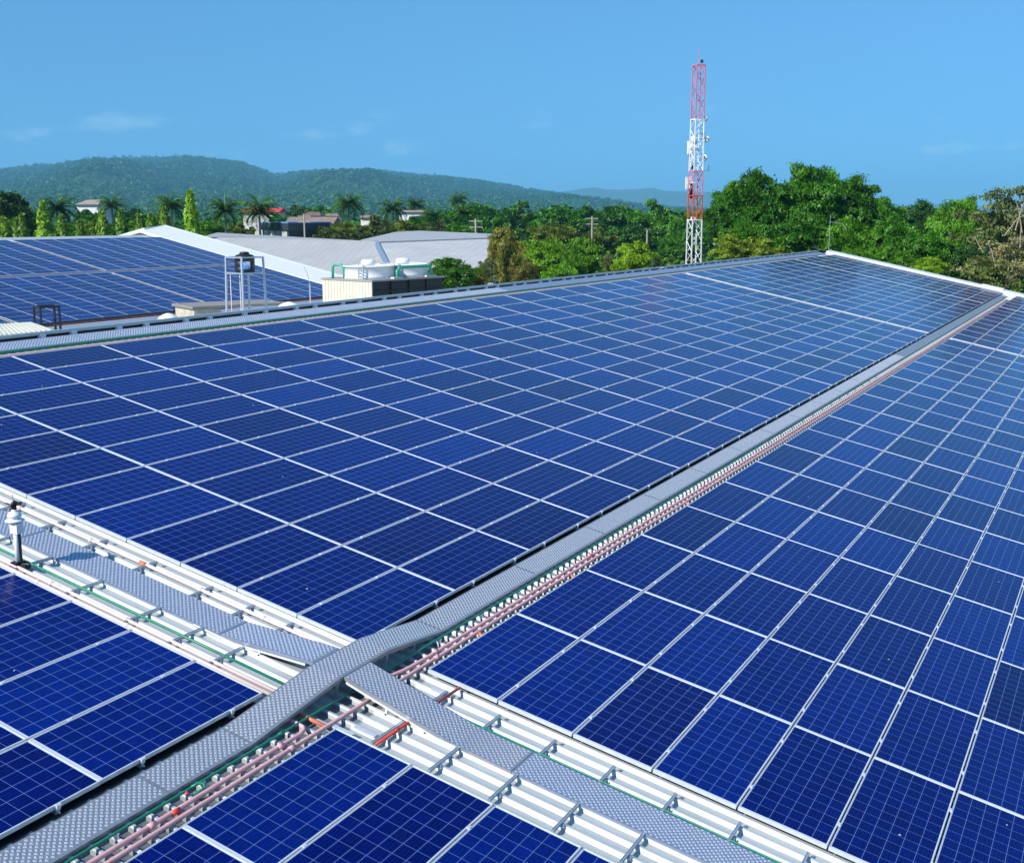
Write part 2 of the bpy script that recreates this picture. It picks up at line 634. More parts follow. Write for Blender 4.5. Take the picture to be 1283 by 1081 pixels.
def crown_data(nclump, nleaf, leaf, flat=.75, spread=1.0, seed=0, rag=.25, clump=(.24, .40), low=-.35):
    """unit crown: horizontal radius about 1, centred at z = 0, height about 2*flat"""
    r = np.random.default_rng(seed)
    cs = []
    while len(cs) < nclump:
        d = r.normal(size=3); d /= np.linalg.norm(d)
        if d[2] < low: continue
        rad = r.uniform(.45, .82) if r.random() < .8 else r.uniform(.1, .45)
        rad *= 1 + r.uniform(-rag, rag)
        if d[2] > .45: rad = min(rad, .80)
        cs.append((d * rad * np.array([1, 1, flat]), r.uniform(*clump)))
    pts, nr = [], []
    per = nleaf // nclump
    for c, rd in cs:
        d = r.normal(size=(per, 3)); d /= np.linalg.norm(d, axis=1, keepdims=True)
        d[:, 2] = np.where(d[:, 2] < -.3, -d[:, 2], d[:, 2])
        rr = rd * np.clip(r.normal(.86, .22, (per, 1)), .25, 1.5)
        an = r.random() * 6.283
        e = d * rr * np.array([r.uniform(1.0, 1.7), r.uniform(.8, 1.1), r.uniform(.42, .75)])
        ca, sa = math.cos(an), math.sin(an)
        e = np.stack([e[:, 0] * ca - e[:, 1] * sa, e[:, 0] * sa + e[:, 1] * ca, e[:, 2] + (e[:, 0]) * r.uniform(-.25, .25)], 1)
        pts.append(c + e)
        n = d + r.normal(size=(per, 3)) * .5 + np.array([0, 0, .55])
        nr.append(n / np.linalg.norm(n, axis=1, keepdims=True))
    return leaves(np.concatenate(pts), np.concatenate(nr), leaf)


CROWN = {}
for k in range(4):
    V, F = crown_data(115, 46000, .026, .72, seed=20 + k, rag=.36, clump=(.10, .25), low=-.85)
    CROWN['big', k] = np_mesh('crown', V, F, M['leaf'])
for k in range(4):
    V, F = crown_data(60, 18000, .040, .8, seed=40 + k, rag=.28, clump=(.14, .30), low=-.8)
    CROWN['mid', k] = np_mesh('crown', V, F, M['leaf'])
for k in range(2):
    V, F = crown_data(60, 9000, .032, .85, seed=60 + k, rag=.45, clump=(.14, .28), low=-.8)
    CROWN['thin', k] = np_mesh('crown', V, F, M['leaf'])
# columnar crown, radius 1 at the base tapering up, height 1 (scaled)
for k in range(3):
    r = np.random.default_rng(80 + k)
    N = 3000
    h = r.random(N) ** .9
    rad = np.clip((1.02 - h) * 2.2, 0, 1) ** .6 * np.clip(.65 + h * 1.2, 0, 1) * (1 + .14 * np.sin(h * 37 + k))
    a = r.random(N) * 6.283
    rr = rad * r.uniform(.55, 1.08, N) * (1 + .12 * np.sin(a * 3 + h * 17))
    c = np.stack([rr * np.cos(a), rr * np.sin(a), h * 10], 1)
    n = np.stack([np.cos(a), np.sin(a), .5 + 0 * a], 1) + r.normal(size=(N, 3)) * .35
    n /= np.linalg.norm(n, axis=1, keepdims=True)
    V, F = leaves(c, n, .26, .5)
    CROWN['col', k] = np_mesh('crown', V, F, M['leaf'])


def trunk_mesh(k, h=1.0):
    b = MB()
    r = random.Random(k)
    b.tube([(0, 0, 0), (.02, .03, -.0 + .25 * h), (-.03, .02, .6 * h), (0, 0, h * 1.02)], .075, 7, r1=.035)
    for i in range(6):
        a = i * 1.05 + r.random()
        z0 = h * (.40 + .07 * i)
        L = .55 + .2 * r.random()
        b.tube([(0, 0, z0), (.4 * L * math.cos(a), .4 * L * math.sin(a), z0 + .04), (L * math.cos(a), L * math.sin(a), z0 + .11)], .03, 5, r1=.008)
    return b


TRUNK = []
for k in range(3):
    o = trunk_mesh(k).build('trunk', M['trunk'])
    TRUNK.append(o.data)
    bpy.data.objects.remove(o)


def spawn(name, me, parent=None, color=None):
    o = bpy.data.objects.new(name, me)
    COL.objects.link(o)
    o.parent = parent
    if color: o.color = (*color, 1)
    return o


CNT = [0]


def tree(px, ytop, D, hw, label, color, kind='big', name='broadleaf_tree', tall=1.5, group='trees beyond the roofs', cat='tree', low=None):
    """tree whose top is seen at (px, ytop), hw = half crown width in photo pixels, tall = crown height / crown width"""
    CNT[0] += 1
    k = CNT[0]
    top = at(px, ytop, D)
    Rr = hw * D / FPX
    tall *= 1.3
    Hc = Rr * 2 * tall                                        # crown height
    base = Vector((top.x, top.y, GROUND))
    root = empty(name, label, cat, base, (0, 0, 0), group)
    nvar = {'big': 4, 'mid': 4, 'thin': 2}[kind]
    c = spawn('crown', CROWN[kind, k % nvar], root, color)
    flat = {'big': .72, 'mid': .8, 'thin': .85}[kind]
    zs = Hc / 2 / (flat * 1.08)
    c.scale = (Rr, Rr, zs)
    c.location = (0, 0, top.z - GROUND - Hc / 2)
    c.rotation_euler = (0, 0, k * 2.4)
    tr = spawn('trunk', TRUNK[k % 3], root)
    hh = max(1.0, top.z - GROUND - Hc * .40)
    tr.scale = (Rr * .75, Rr * .75, hh)
    tr.rotation_euler = (0, 0, k * 1.3)
    return root


# ------------------------------------------------------------------ the near roof
DN = -0.125                                                   # pan level below the panel faces
T0, T1, SR, SE = -14.0, 66.0, -10.78, 12.0
PITCHR, PH0 = 0.187, -4.226


def deck(name, label, s0, s1, t0, t1, n, mat, parent):
    """trapezoidal roof sheet, ribs running down the slope (roof coordinates)"""
    prof = []
    k0 = math.ceil((t0 - PH0) / PITCHR)
    t = PH0 + k0 * PITCHR
    prof.append((t0, n))
    while t + .09 < t1:
        if t - .06 > t0:
            prof += [(t - .037, n), (t - .014, n + .042), (t + .014, n + .042), (t + .036, n), (t + .075, n + .004), (t + .085, n)]
        t += PITCHR
    prof.append((t1, n))
    b = MB()
    m = len(prof)
    vs_ = [(s0, a, c) for a, c in prof] + [(s1, a, c) for a, c in prof]
    b.add(vs_, [(i, i + m, i + m + 1, i + 1) for i in range(m - 1)])
    return b.build(name, mat, parent)


hall = roofed('factory_hall', 'large factory hall under the nearest solar roof, white ribbed sheet roofing', 'building')
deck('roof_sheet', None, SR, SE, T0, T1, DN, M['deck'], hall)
# the back slope falls away beyond the ridge
bk = MB()
xr, zr = SR * CT + DN * ST, -SR * ST + DN * CT


def BP(s, t, n=0.0):
    """back slope: s measured down from the ridge on the far side (world)"""
    return Vector((xr - s * CT - n * ST, t, zr - s * ST + n * CT))


def to_local(v):
    return Vector((v.x * CT - v.z * ST, v.y, v.x * ST + v.z * CT))


bk.add([to_local(BP(a, t)) for a, t in ((0, T0), (20, T0), (20, T1), (0, T1))], [(3, 2, 1, 0)])
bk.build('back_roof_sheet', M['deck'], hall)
wl = MB()
e0, e1 = P(SE, 0, DN), BP(20, 0)
for (a, b_) in (((e0.x, e0.z), (e1.x, e1.z)),):
    pass
xa, xb = e1.x + .3, e0.x - .3
za, zb = e1.z - .12, e0.z - .12


def wall_poly(t):
    return [(xa, t, GROUND), (xb, t, GROUND), (xb, t, zb), (xr, t, zr - .12), (xa, t, za)]


A, B = [to_local(Vector(p)) for p in wall_poly(T0 + .3)], [to_local(Vector(p)) for p in wall_poly(T1 - .1)]
wl.add(A + B, [(0, 1, 2, 3, 4), (9, 8, 7, 6, 5), (0, 5, 6, 1), (1, 6, 7, 2), (4, 9, 5, 0)])
wl.build('wall', simple('hall_wall', (.55, .56, .54), .7), hall)
# gable trim: an upstand with a sloped white cap
for nm, sa, sb in (('gable_trim', SR - .02, -1.3), ('gable_trim', -.05, SE)):
    tb = MB()
    prof = [(T1 - .15, DN), (T1 - .05, .06), (T1 + .55, .10), (T1 + 1.0, .10), (T1 + 1.0, -.35), (T1 + .9, -.35)]
    m = len(prof)
    tb.add([(sa, a, c) for a, c in prof] + [(sb, a, c) for a, c in prof], [(i, i + m, i + m + 1, i + 1) for i in range(m - 1)] + [tuple(range(m)), tuple(range(2 * m - 1, m - 1, -1))])
    tb.build(nm, M['white_steel'], hall)
tb = MB()
prof2 = [(T1 - .15, DN), (T1 - .05, .02), (T1 + .3, .16), (T1 + .9, .16), (T1 + 1.0, .12), (T1 + 1.0, -.35)]
m = len(prof2)
tb.add([(-1.3, a, c) for a, c in prof2] + [(-.05, a, c) for a, c in prof2], [(i, i + m, i + m + 1, i + 1) for i in range(m - 1)] + [tuple(range(m)), tuple(range(2 * m - 1, m - 1, -1))])
tb.build('gable_trim', M['white_steel'], hall)
tb = MB()
c0 = to_local(BP(.22, 0))
tb.add([(SR + .2, T0, DN + .05), (SR, T0, DN + .075), (c0.x, T0, c0.z + .05), (SR + .2, T1, DN + .05), (SR, T1, DN + .075), (c0.x, T1, c0.z + .05)], [(0, 1, 4, 3), (1, 2, 5, 4)])
tb.build('ridge_cap', M['white_steel'], hall)

# ------------------------------------------------------------------ solar panels
PW_, PL_ = .8300, 1.9690
PS, PT = .84775, 1.976
FW = .009


def panel_frame(b, s=0., t=0., fw=FW):
    for a0, a1, b0, b1 in ((0, fw, 0, PL_), (PW_ - fw, PW_, 0, PL_), (FW, PW_ - FW, 0, FW), (FW, PW_ - FW, PL_ - FW, PL_)):
        b.box((s + a0, t + b0, -.04), (s + a1, t + b1, 0))
    return b


def panel_glass(b, s=0., t=0.):
    z = -.003
    mu, mv = .005, .016                     # white margin of the backsheet
    x0, x1, y0, y1 = FW, PW_ - FW, FW, PL_ - FW
    cw, cl = (x1 - x0 - 2 * mu) / 6, (y1 - y0 - 2 * mv) / 12
    U = lambda x: (x - x0 - mu) / cw
    Vv = lambda y: (y - y0 - mv) / cl
    c = [(x0, y0), (x1, y0), (x1, y1), (x0, y1)]
    b.add([(s + x, t + y, z) for x, y in c], [(0, 1, 2, 3)], [[(U(x), Vv(y)) for x, y in c]])
    return b


def panel_clamp(b, s=0., t=0.):
    b.box((s + PW_ - .006, t - .022, -.02), (s + PW_ + .024, t + .022, .004))
    return b


def proto_panel():
    root = roofed('solar_panel', 'blue solar panel', 'solar panel')
    panel_frame(MB()).build('frame', M['alu'], root)
    panel_glass(MB()).build('cell_sheet', M['cells'], root)
    k = panel_clamp(MB()).build('clamp', M['alu'], root)
    k.location = (0, PL_ * .22, 0)
    k2 = k.copy(); COL.objects.link(k2); k2.location = (0, PL_ * .78, 0)
    return root


ROWT = [i * PT for i in range(19)] + [38.02 + i * PT + (.13 if i >= 9 else 0) for i in range(14)]
slots = []           # (s, t, array name, row, column)
for i, t in enumerate(ROWT):
    tt = t + (.028 if i >= 1 else 0) * 0
    for j in range(12):
        slots.append((-(j + 1) * PS + .009, tt, 'big left array', i + 1, j + 1))
    for j in range(10):
        slots.append((.82 + j * PS, tt + .055, 'right array', i + 1, j + 1))
for i in range(4):
    t = -1.535 - (i + 1) * PT
    for j in range(8):
        slots.append((-.03 - (j + 1) * PS + .009, t, 'lower left array', i + 1, j + 1))
    for j in range(8):
        slots.append((.84 - .02 + j * PS, t + .01, 'bottom array', i + 1, j + 1))


def shown(sl):
    s, t = sl[0], sl[1]
    pts = [seen(P(s + a, t + b)) for a in (0, PW_ / 2, PW_) for b in (0, PL_ / 2, PL_)]
    if any(p is None for p in pts): return 0
    inside = sum(1 for p in pts if -2 < p[0] < PW + 2 and -2 < p[1] < PH + 2)
    if inside == 0: return 0
    c = [pts[0], pts[2], pts[8], pts[6]]
    ar = abs(sum(c[i][0] * c[(i + 1) % 4][1] - c[(i + 1) % 4][0] * c[i][1] for i in range(4))) / 2
    return ar * inside / 9


order = sorted(slots, key=shown, reverse=True)
order = [x for x in order]
near_panels = [x for x in order[:300] if shown(x) > 0]
rest = order[len(near_panels):]
pp = proto_panel()
fam = family(pp)
prn = random.Random(5)
for k, (s, t, arr, row, colm) in enumerate(near_panels):
    o = pp if k == 0 else copy_tree(pp, fam)
    o.location = P(s + prn.uniform(-.0012, .0012), t + prn.uniform(-.0015, .0015), prn.uniform(-.002, .002))
    o['label'] = 'solar panel, %s, %s row from cross walkway, %s column from central walkway' % (arr, ordw(row), ordw(colm))
    o['group'] = 'solar panels on the near roof'

# everything farther off is one sheet of panels: far rows of this roof, the back slope, and the neighbouring hall
fb = MB()
gl_ = MB()


def add_far(mat4, s, t, clamps=True, b=fb, fw=FW):
    m2 = MB()
    m2.cm = 0
    panel_frame(m2, s, t, fw)
    m2.cm = 1
    panel_glass(m2, s, t)
    m2.cm = 0
    if clamps:
        panel_clamp(m2, s, t + PL_ * .22)
        panel_clamp(m2, s, t + PL_ * .78)
    base = len(b.v)
    nf = len(b.f)
    b.v += [tuple(mat4 @ Vector(v)) for v in m2.v]
    for i, f_ in enumerate(m2.f):
        b.f.append([base + q_ for q_ in f_])
        b.m.append(m2.m[i])
        if i in m2.uv: b.uv[nf + i] = m2.uv[i]


MR = Matrix.Rotation(TH, 4, 'Y')
for sl in rest:
    add_far(MR, sl[0], sl[1], shown(sl) > 250)
# back slope of this roof: first two columns beyond the ridge (local frame: s' down the far side)
MBk = Matrix.Translation((xr, 0, zr)) @ Matrix.Rotation(math.pi, 4, 'Z') @ Matrix.Rotation(TH, 4, 'Y')
for i in range(33):
    t = ROWT[i] + .3
    for j in range(2):
        m2t = -(t + PL_)
        add_far(MBk @ Matrix.Translation((0, 0, .30)), .46 + j * PS, m2t, False)
# neighbouring hall, parallel plane lower down
FOFF = -11.65
MF = MR @ Matrix.Translation((0, 0, FOFF))
FRIDGE, FMID0, FMID1, FBOT = -68.55, -58.35, -57.75, -47.45
frow = [52.36 - (k + 1) * PT for k in range(10)] + [52.72 + k * PT for k in range(8)]
lrow = [52.28 - (k + 1) * PT for k in range(8)] + [52.28 - .35 - (k + 9) * PT for k in range(4)] + [52.60 + k * PT for k in range(8)]
lrow = [36.4 + k * PT for k in range(8)] + [52.55 + k * PT for k in range(8)] + [36.05 - (k + 1) * PT for k in range(3)]
for t in frow:
    for j in range(12):
        add_far(MF, FRIDGE + j * PS, t, False, fb, .003)
for t in lrow:
    for j in range(12):
        add_far(MF, FMID1 + j * PS, t, False, fb, .003)
fp = fb.build('solar_panel_field', [M['alu'], M['cells']])
tag(fp, 'distant blue solar panels on the far roof rows and the neighbouring hall', 'solar panels', 'solar panels on the near roof', 'stuff')

er = empty('edge_rail', 'grey edge rail with white clamps along the far side of the near ridge', 'rail', BP(.43, 0, .30))
MB().bar((0, -2, 0), (0, 65.4, 0), .045, .045).build('rail', M['alu'], er)
t = 1.75
while t < 64:
    for d in (0, .74):
        MB().box((-.03, t + d - .06, -.105), (.05, t + d + .06, -.0235)).build('clamp', M['white'], er)
    t += 1.893
o = MB().box((-.30, -2, -.33), (-.06, 65.3, -.06)).build('shade_filler', M['black'])  # added black box so the gap below the rail reads as shade
o.location = BP(.43, 0, .30)
tag(o, 'black shade filler below the grey edge rail on the far side of the ridge', 'shade filler')
# added black boxes for the deep shade in the gap under the array edges
for s0, s1, ta, tb_, lab in ((-.20, .030, .10, 65.0, 'black shade filler in the gap between the big left array and the central walkway'), (-.22, .0, -8.5, -1.62, 'black shade filler in the gap between the lower left array and the central walkway')):
    o = MB().box((s0, ta, DN + .044), (s1, tb_, -.086)).build('shade_filler', M['black'])
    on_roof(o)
    tag(o, lab, 'shade filler')
# rails under the big left array, ends showing beside the central walkway
rl = empty('mounting_rail', 'aluminium rail end with clamp poking out under the big left array beside the central walkway', 'rail', group='mounting rails beside the central walkway')
rl.rotation_euler = (0, TH, 0)
b = MB().box((-10.2, -.02, -.083), (.008, .02, -.0405))
b.build('rail', M['alu_dark'], rl)
b = MB().box((.0005, -.02, -.04), (.014, .02, .003)).box((-.010, -.02, .0005), (.0, .02, .004))
b.tube([(.008, 0, -.06), (.03, 0, -.06)], .007, 6)
b.build('end_clamp', M['alu'], rl)
fam = family(rl)
first = True
for t in ROWT[:19]:
    for fr in (.22, .78):
        o = rl if first else copy_tree(rl, fam)
        first = False
        o.location = P(0, t + PL_ * fr, 0)
rl2 = None
for i in range(3):
    for fr in (.22, .78):
        o = copy_tree(rl, fam, 'aluminium rail end with clamp poking out under the lower left array beside the central walkway', 'mounting rails of the lower left array')
        o.location = P(-.03, -1.535 - (i + 1) * PT + PL_ * fr, 0)

# ------------------------------------------------------------------ walkways
def bumps(b, s0, s1, t0, t1, zf, pitch=.056, size=.0125, h=.005, axis='t'):
    """raised studs of checker plate, staggered"""
    r = 0
    t = t0 + pitch * .5
    while t < t1 - pitch * .3:
        s = s0 + pitch * (.5 if r % 2 == 0 else 1.0)
        while s < s1 - pitch * .3:
            ln, wd = (size * 1.1, size * .8)
            a = .78 if r % 2 == 0 else -.78
            ca, sa = math.cos(a), math.sin(a)
            pts = []
            for (x, y, k) in ((-ln, -wd, 0), (ln, -wd, 0), (ln, wd, 0), (-ln, wd, 0), (-ln * .55, -wd * .45, 1), (ln * .55, -wd * .45, 1), (ln * .55, wd * .45, 1), (-ln * .55, wd * .45, 1)):
                X, Y = s + x * ca - y * sa, t + x * sa + y * ca
                pts.append((X, Y, zf(X, Y) + k * h))
            b.add(pts, [(4, 5, 6, 7), (0, 1, 5, 4), (1, 2, 6, 5), (2, 3, 7, 6), (3, 0, 4, 7)])
            s += pitch
        t += pitch * .5
        r += 1
    return b


def plate(name, mat, parent, s0, s1, t0, t1, zf, studs=True, along='t', pitch=.056):
    """bent checker plate with folded-down edges"""
    b = MB()
    if along == 't':
        ks = [t0, t1]
        for kk in KINKS_A:
            if t0 < kk < t1: ks.append(kk)
        ks.sort()
        rows = [[(s0, k, zf(s0, k) - .035), (s0, k, zf(s0, k)), (s1, k, zf(s1, k)), (s1, k, zf(s1, k) - .035)] for k in ks]
    else:
        ks = [s0, s1]
        for kk in KINKS_B:
            if s0 < kk < s1: ks.append(kk)
        ks.sort()
        rows = [[(k, t1, zf(k, t1) - .035), (k, t1, zf(k, t1)), (k, t0, zf(k, t0)), (k, t0, zf(k, t0) - .035)] for k in ks]
    vs_ = [p for r in rows for p in r]
    fs_ = []
    for i in range(len(rows) - 1):
        for k in range(3):
            fs_.append((i * 4 + k, i * 4 + k + 1, i * 4 + k + 5, i * 4 + k + 4))
    b.add(vs_, fs_)
    # underside so that the sheet has thickness
    b.add([(x, y, z - .004) for x, y, z in vs_], [tuple(reversed(f_)) for i, f_ in enumerate(fs_) if i % 3 == 1])
    if studs:
        b.cm = 1
        bumps(b, s0 + .006, s1 - .006, t0, t1, lambda X, Y: zf(X, Y) + .0004, pitch)
    return b.build(name, [mat, M['stud']], parent)


KINKS_A = [-2.2, -.95, -.10, 1.03]
KINKS_B = [-1.10, -.02, .45, 1.72]
WN, HN = -.052, .115


def zA(s, t):
    return float(np.interp(t, [-50, -2.2, -.95, -.10, 1.03, 100], [WN, WN, HN, HN, WN, WN]))


def zB(s, t):
    return float(np.interp(s, [-50, -1.15, .0, .45, 1.74, 50], [WN, WN, HN - .003, HN - .003, WN, WN]))


wa = roofed('central_walkway', 'grey checker plate walkway climbing from the bottom edge towards the far gable', 'walkway')
seams = [-8.0, -5.6, -3.21, -2.2, 1.03, 3.40, 5.63, 7.94, 10.25, 12.5, 14.7, 16.95, 19.2]
for a, b_ in zip(seams[:-1], seams[1:]):
    plate('deck_plate', M['plate_a'], wa, .055, .415, a + .003, b_ - .003, zA, True)
t = 19.2
while t < 63:
    plate('deck_plate', M['plate_a'], wa, .055, .415, t + .003, min(t + 2.25, 64.6) - .003, zA, t < 30)
    t += 2.25
st_ = MB()
for s in (.075, .395):
    for a, b_ in ((-8, -2.2), (1.03, 64.4)):
        st_.box((s - .012, a, DN + .043), (s + .012, b_, WN - .037))
st_.build('stringer', M['alu_dark'], wa)
st_ = MB()
for s in (.075, .395):
    for a, b_ in ((-2.2, -.95), (-.95, -.10), (-.10, 1.03)):
        st_.bar((s, a, zA(0, a) - .045), (s, b_, zA(0, b_) - .045), .02, .02)
    for t in (-1.5, -.95, -.10, .45):
        st_.box((s - .012, t - .012, DN), (s + .012, t + .012, zA(0, t) - .05))
st_.build('ramp_frame', M['galv'], wa)

wb = roofed('cross_walkway', 'bluish checker plate walkway left of the crossing with studded plates', 'walkway')
for a, b_ in ((-9, -6.6), (-6.6, -4.2), (-4.2, -1.15), (-1.15, .05)):
    plate('deck_plate', M['plate_b'], wb, a + .003, b_ - .003, -.895, -.455, zB, True, 's')


def side_frame(parent, s_list, ta, tb_):
    fr = MB()
    for t in (ta, tb_):
        for a, b_ in zip(s_list[:-1], s_list[1:]):
            fr.bar((a, t, zB(a, 0) - .055), (b_, t, zB(b_, 0) - .055), .018, .02)
        fr.box((min(s_list[0], s_list[-1]), t - .012, DN + .044), (max(s_list[0], s_list[-1]), t + .012, DN + .060))
        for a in s_list[1:-1]:
            fr.box((a - .012, t - .012, DN + .044), (a + .012, t + .012, zB(a, 0) - .05))
    fr.build('ramp_frame', M['white_steel'], parent)


side_frame(wb, [-1.5, -1.15, -.62, -.05], -.885, -.465)
sb = MB()
for t in (-.885, -.465):
    sb.box((-9, t - .012, DN + .044), (-1.5, t + .012, WN - .037))
sb.build('stringer', M['white_steel'], wb)
wc = roofed('cross_walkway', 'bluish checker plate walkway descending right of the crossing, worn brownish near its ramp', 'walkway')
for a, b_ in ((.418, 2.34), (2.34, 4.75), (4.75, 7.2), (7.2, 10.0)):
    plate('deck_plate', M['plate_w' if a < 1 else 'plate_b'], wc, a + .003, b_ - .003, -.895, -.455, zB, True, 's')
side_frame(wc, [.45, .95, 1.40, 1.74], -.885, -.465)
sb = MB()
for t in (-.885, -.465):
    sb.box((1.74, t - .012, DN + .044), (10, t + .012, WN - .037))
sb.build('stringer', M['white_steel'], wc)
wr = roofed('ridge_walkway', 'narrow grey checker plate walkway along the ridge behind the big left array', 'walkway')
t = -6.0
while t < 64:
    b = MB()
    t2 = min(t + 2.4, 65)
    b.box((-11.02 + .0, t + .003, -.055), (-10.56, t2 - .003, -.03))
    if t < 22:
        b.cm = 1
        bumps(b, -11.0, -10.57, t, t2, lambda X, Y: -.0295, .066, .015, .006)
    b.build('deck_plate', [M['plate_b'], M['stud']], wr)
    t += 2.4
b = MB()
for s in (-10.98, -10.60):
    b.box((s - .015, -6, -.12), (s + .015, 65, -.056))
b.build('stringer', M['alu_dark'], wr)

# ------------------------------------------------------------------ struts, conduits
NS = -.073
strut0 = roofed('support_strut', 'x', 'strut')
b = MB().box((-.013, -.67, -.020), (.013, .67, .006)).box((-.013, -.67, .0062), (-.006, .67, .010)).box((.006, -.67, .0062), (.013, .67, .010))
b.build('channel', M['galv'], strut0)
for t in (-.52, .38):
    MB().add([(x, t + y, z) for x, y, z in ((-.016, -.015, -.0215), (.046, -.015, -.0215), (.046, .015, -.0215), (-.016, .015, -.0215), (-.016, -.015, -.030), (.046, -.015, -.030), (.046, .015, -.030), (-.016, .015, -.030))],
             [(0, 1, 2, 3), (7, 6, 5, 4), (0, 4, 5, 1), (1, 5, 6, 2), (2, 6, 7, 3), (3, 7, 4, 0)]).build('foot_clamp', M['galv'], strut0)
    MB().tube([(.034, t, -.022), (.034, t, .004)], .006, 6).build('bolt', M['galv'], strut0)
fam = family(strut0)
SPOT = [('right of the crossing', (1.15, 1.775, 2.40, 3.03, 3.66, 4.29, 4.92, 5.55)), ('left of the crossing', (-.82, -1.37, -1.97, -2.82, -3.60, -4.30, -5.0))]
first = True
for where, ss in SPOT:
    for k, s in enumerate(ss):
        o = strut0 if first else copy_tree(strut0, fam)
        first = False
        o['label'] = 'grey steel channel strut under the cross walkway, %s one %s' % (ordw(k + 1), where)
        o['group'] = 'support struts under the cross walkways'
        o.location = P(s, -.75, NS + .012)


def conduit(name, label, pts, r, mat, couplings=(), cmat=None, cat='pipe', group=None, seg=10):
    o = MB().tube(pts, r, seg).build(name, mat, None, True)
    on_roof(o)
    tag(o, label, cat, group)
    if couplings:
        for c in couplings:
            c = Vector(c[0]), Vector(c[1])
            MB().tube([c[0], c[1]], r * 1.28, seg).build('coupling', cmat or mat, o, True)
    return o


def wob(s, ta, tb_, n, amp=.006, step=2.2, along='t', seed=0):
    r = random.Random(seed)
    k = max(2, int(abs(tb_ - ta) / step))
    out = []
    for i in range(k + 1):
        u = ta + (tb_ - ta) * i / k
        d = r.uniform(-amp, amp)
        out.append((s + d, u, n) if along == 't' else (u, s + d, n))
    return out


def cps(s, n, ts, half=.035, along='t'):
    return [((s, t - half, n), (s, t + half, n)) if along == 't' else ((t - half, s, n), (t + half, s, n)) for t in ts]


PN = -.062
conduit('conduit', 'thin green conduit running along the right side of the central walkway', wob(.485, -8, 62, -.048, .004, 3, seed=1), .0125, M['green_pvc'], cps(.485, -.048, [-5, -1.9, 2.2, 6.3]))
conduit('conduit', 'pink conduit next to the green one beside the central walkway, upper stretch', [(.42, -.38, PN), (.52, -.33, PN), (.575, -.22, PN), (.605, -.02, PN)] + wob(.61, .3, 62, PN, .007, 2.2, seed=2), .0205, M['pink_pvc'], cps(.61, PN, [.55, 3.4, 6.5, 9.6, 12.5]))
conduit('conduit', 'long pink conduit closest to the right and bottom arrays, passing under the cross walkway', wob(.69, -8, 62, PN, .006, 2.2, seed=3), .0205, M['pink_pvc'], cps(.69, PN, [-4.4, -2.0, .45, 3.6, 6.9, 10]))
conduit('conduit', 'pink conduit with a hooked elbow ending below the crossing', wob(.60, -8, -1.95, PN, .005, 2, seed=4) + [(.60, -1.78, PN), (.585, -1.70, PN), (.55, -1.655, PN), (.45, -1.645, PN), (.25, -1.645, PN)], .0205, M['pink_pvc'], cps(.60, PN, [-4.9, -3.6, -2.05]))
conduit('conduit', 'short orange conduit stub joining the long pink conduit below the crossing', [(.30, -1.5, PN), (.675, -1.5, PN)], .021, M['orange_pvc'])
conduit('conduit', 'bleached pink conduit between the big left array and the cross walkway', wob(-.25, -9, -.3, -.055, .008, 1.1, 's', 5) + [(.3, -.27, -.055)], .021, M['pale_pink'], cps(-.25, -.055, [-4.9, -3.7, -2.0, -1.1], .02, 's'))
conduit('conduit', 'green conduit running along the lower side of the left cross walkway', wob(-1.19, -9, .1, -.052, .004, 1.5, 's', 6), .014, M['green_pvc'])
conduit('conduit', 'bleached pink conduit of a pair at the lower left array, farther from the panels', wob(-1.345, -9, .2, -.06, .004, 1.5, 's', 7), .0195, M['pale_pink'], cps(-1.345, -.06, [-3.1, -2.0], .02, 's'))
conduit('conduit', 'bleached pink conduit of a pair touching the edge of the lower left array', wob(-1.43, -9, .2, -.06, .004, 1.5, 's', 8), .0195, M['pale_pink'], cps(-1.43, -.06, [-3.2, -1.9], .02, 's'))
conduit('conduit', 'thin green conduit along the upper side of the right cross walkway', wob(-.425, 1.2, 10, -.055, .004, 1.5, 's', 9), .009, M['green_pvc'])
conduit('conduit', 'red conduit crossing under the walkway beside the first strut', [(1.205, -1.43, -.045), (1.205, -.7, -.05), (1.215, .055, -.045)], .0155, M['red_pvc'], [((1.205, -1.12, -.048), (1.205, -1.06, -.048))])
conduit('conduit', 'thin green conduit on the ridge beside the ridge walkway', wob(-10.47, -6, 60, -.03, .004, 3, seed=10), .022, M['green_pvc'])
conduit('conduit', 'pale pink conduit on the ridge nearest the big left array', wob(-10.25, -6, 62, -.06, .01, 2, seed=11), .026, M['pale_pink'])
conduit('conduit', 'pale pink conduit on the ridge between a twin and the green conduit', wob(-10.36, -6, 62, -.06, .01, 2, seed=12), .026, M['pale_pink'])
o = MB().tube([(-.045, 0, 0), (.045, 0, 0)], .027, 10).build('pipe_coupling', M['orange_pvc'], None, True)
on_roof(o, -2.87, -.25, -.055)
tag(o, 'orange coupling sleeve on the bleached pink conduit above the left cross walkway', 'pipe fitting')
# orange tees and stubs along the right side
for k, (s, t) in enumerate(((.74, 1.30), (.74, 3.75), (.74, 8.2), (.735, -4.15))):
    o = MB().tube([(-.02, .03, 0), (.02, -.02, .004), (.07, -.045, .002)], .018, 8).build('pipe_tee', M['orange_pvc'], None, True)
    on_roof(o, s, t, PN + .008)
    tag(o, 'small orange conduit elbow on the pink conduits, %s' % ('lowest, beside the bottom array' if t < 0 else ordw(k + 1) + ' one up from the crossing'), 'pipe fitting', 'orange conduit elbows')
for k, (t, lab) in enumerate(((4.65, 'nearer'), (9.45, 'middle'), (37.3, 'farthest'), (-3.35, 'lowest'))):
    o = MB().tube([(0, -.04, 0), (0, .04, 0)], .024, 8).build('pipe_coupling', M['red_pvc'], None, True)
    on_roof(o, .61, t, PN)
    tag(o, 'red coupling sleeve on the pink conduit, the %s of four' % lab, 'pipe fitting', 'red conduit sleeves')
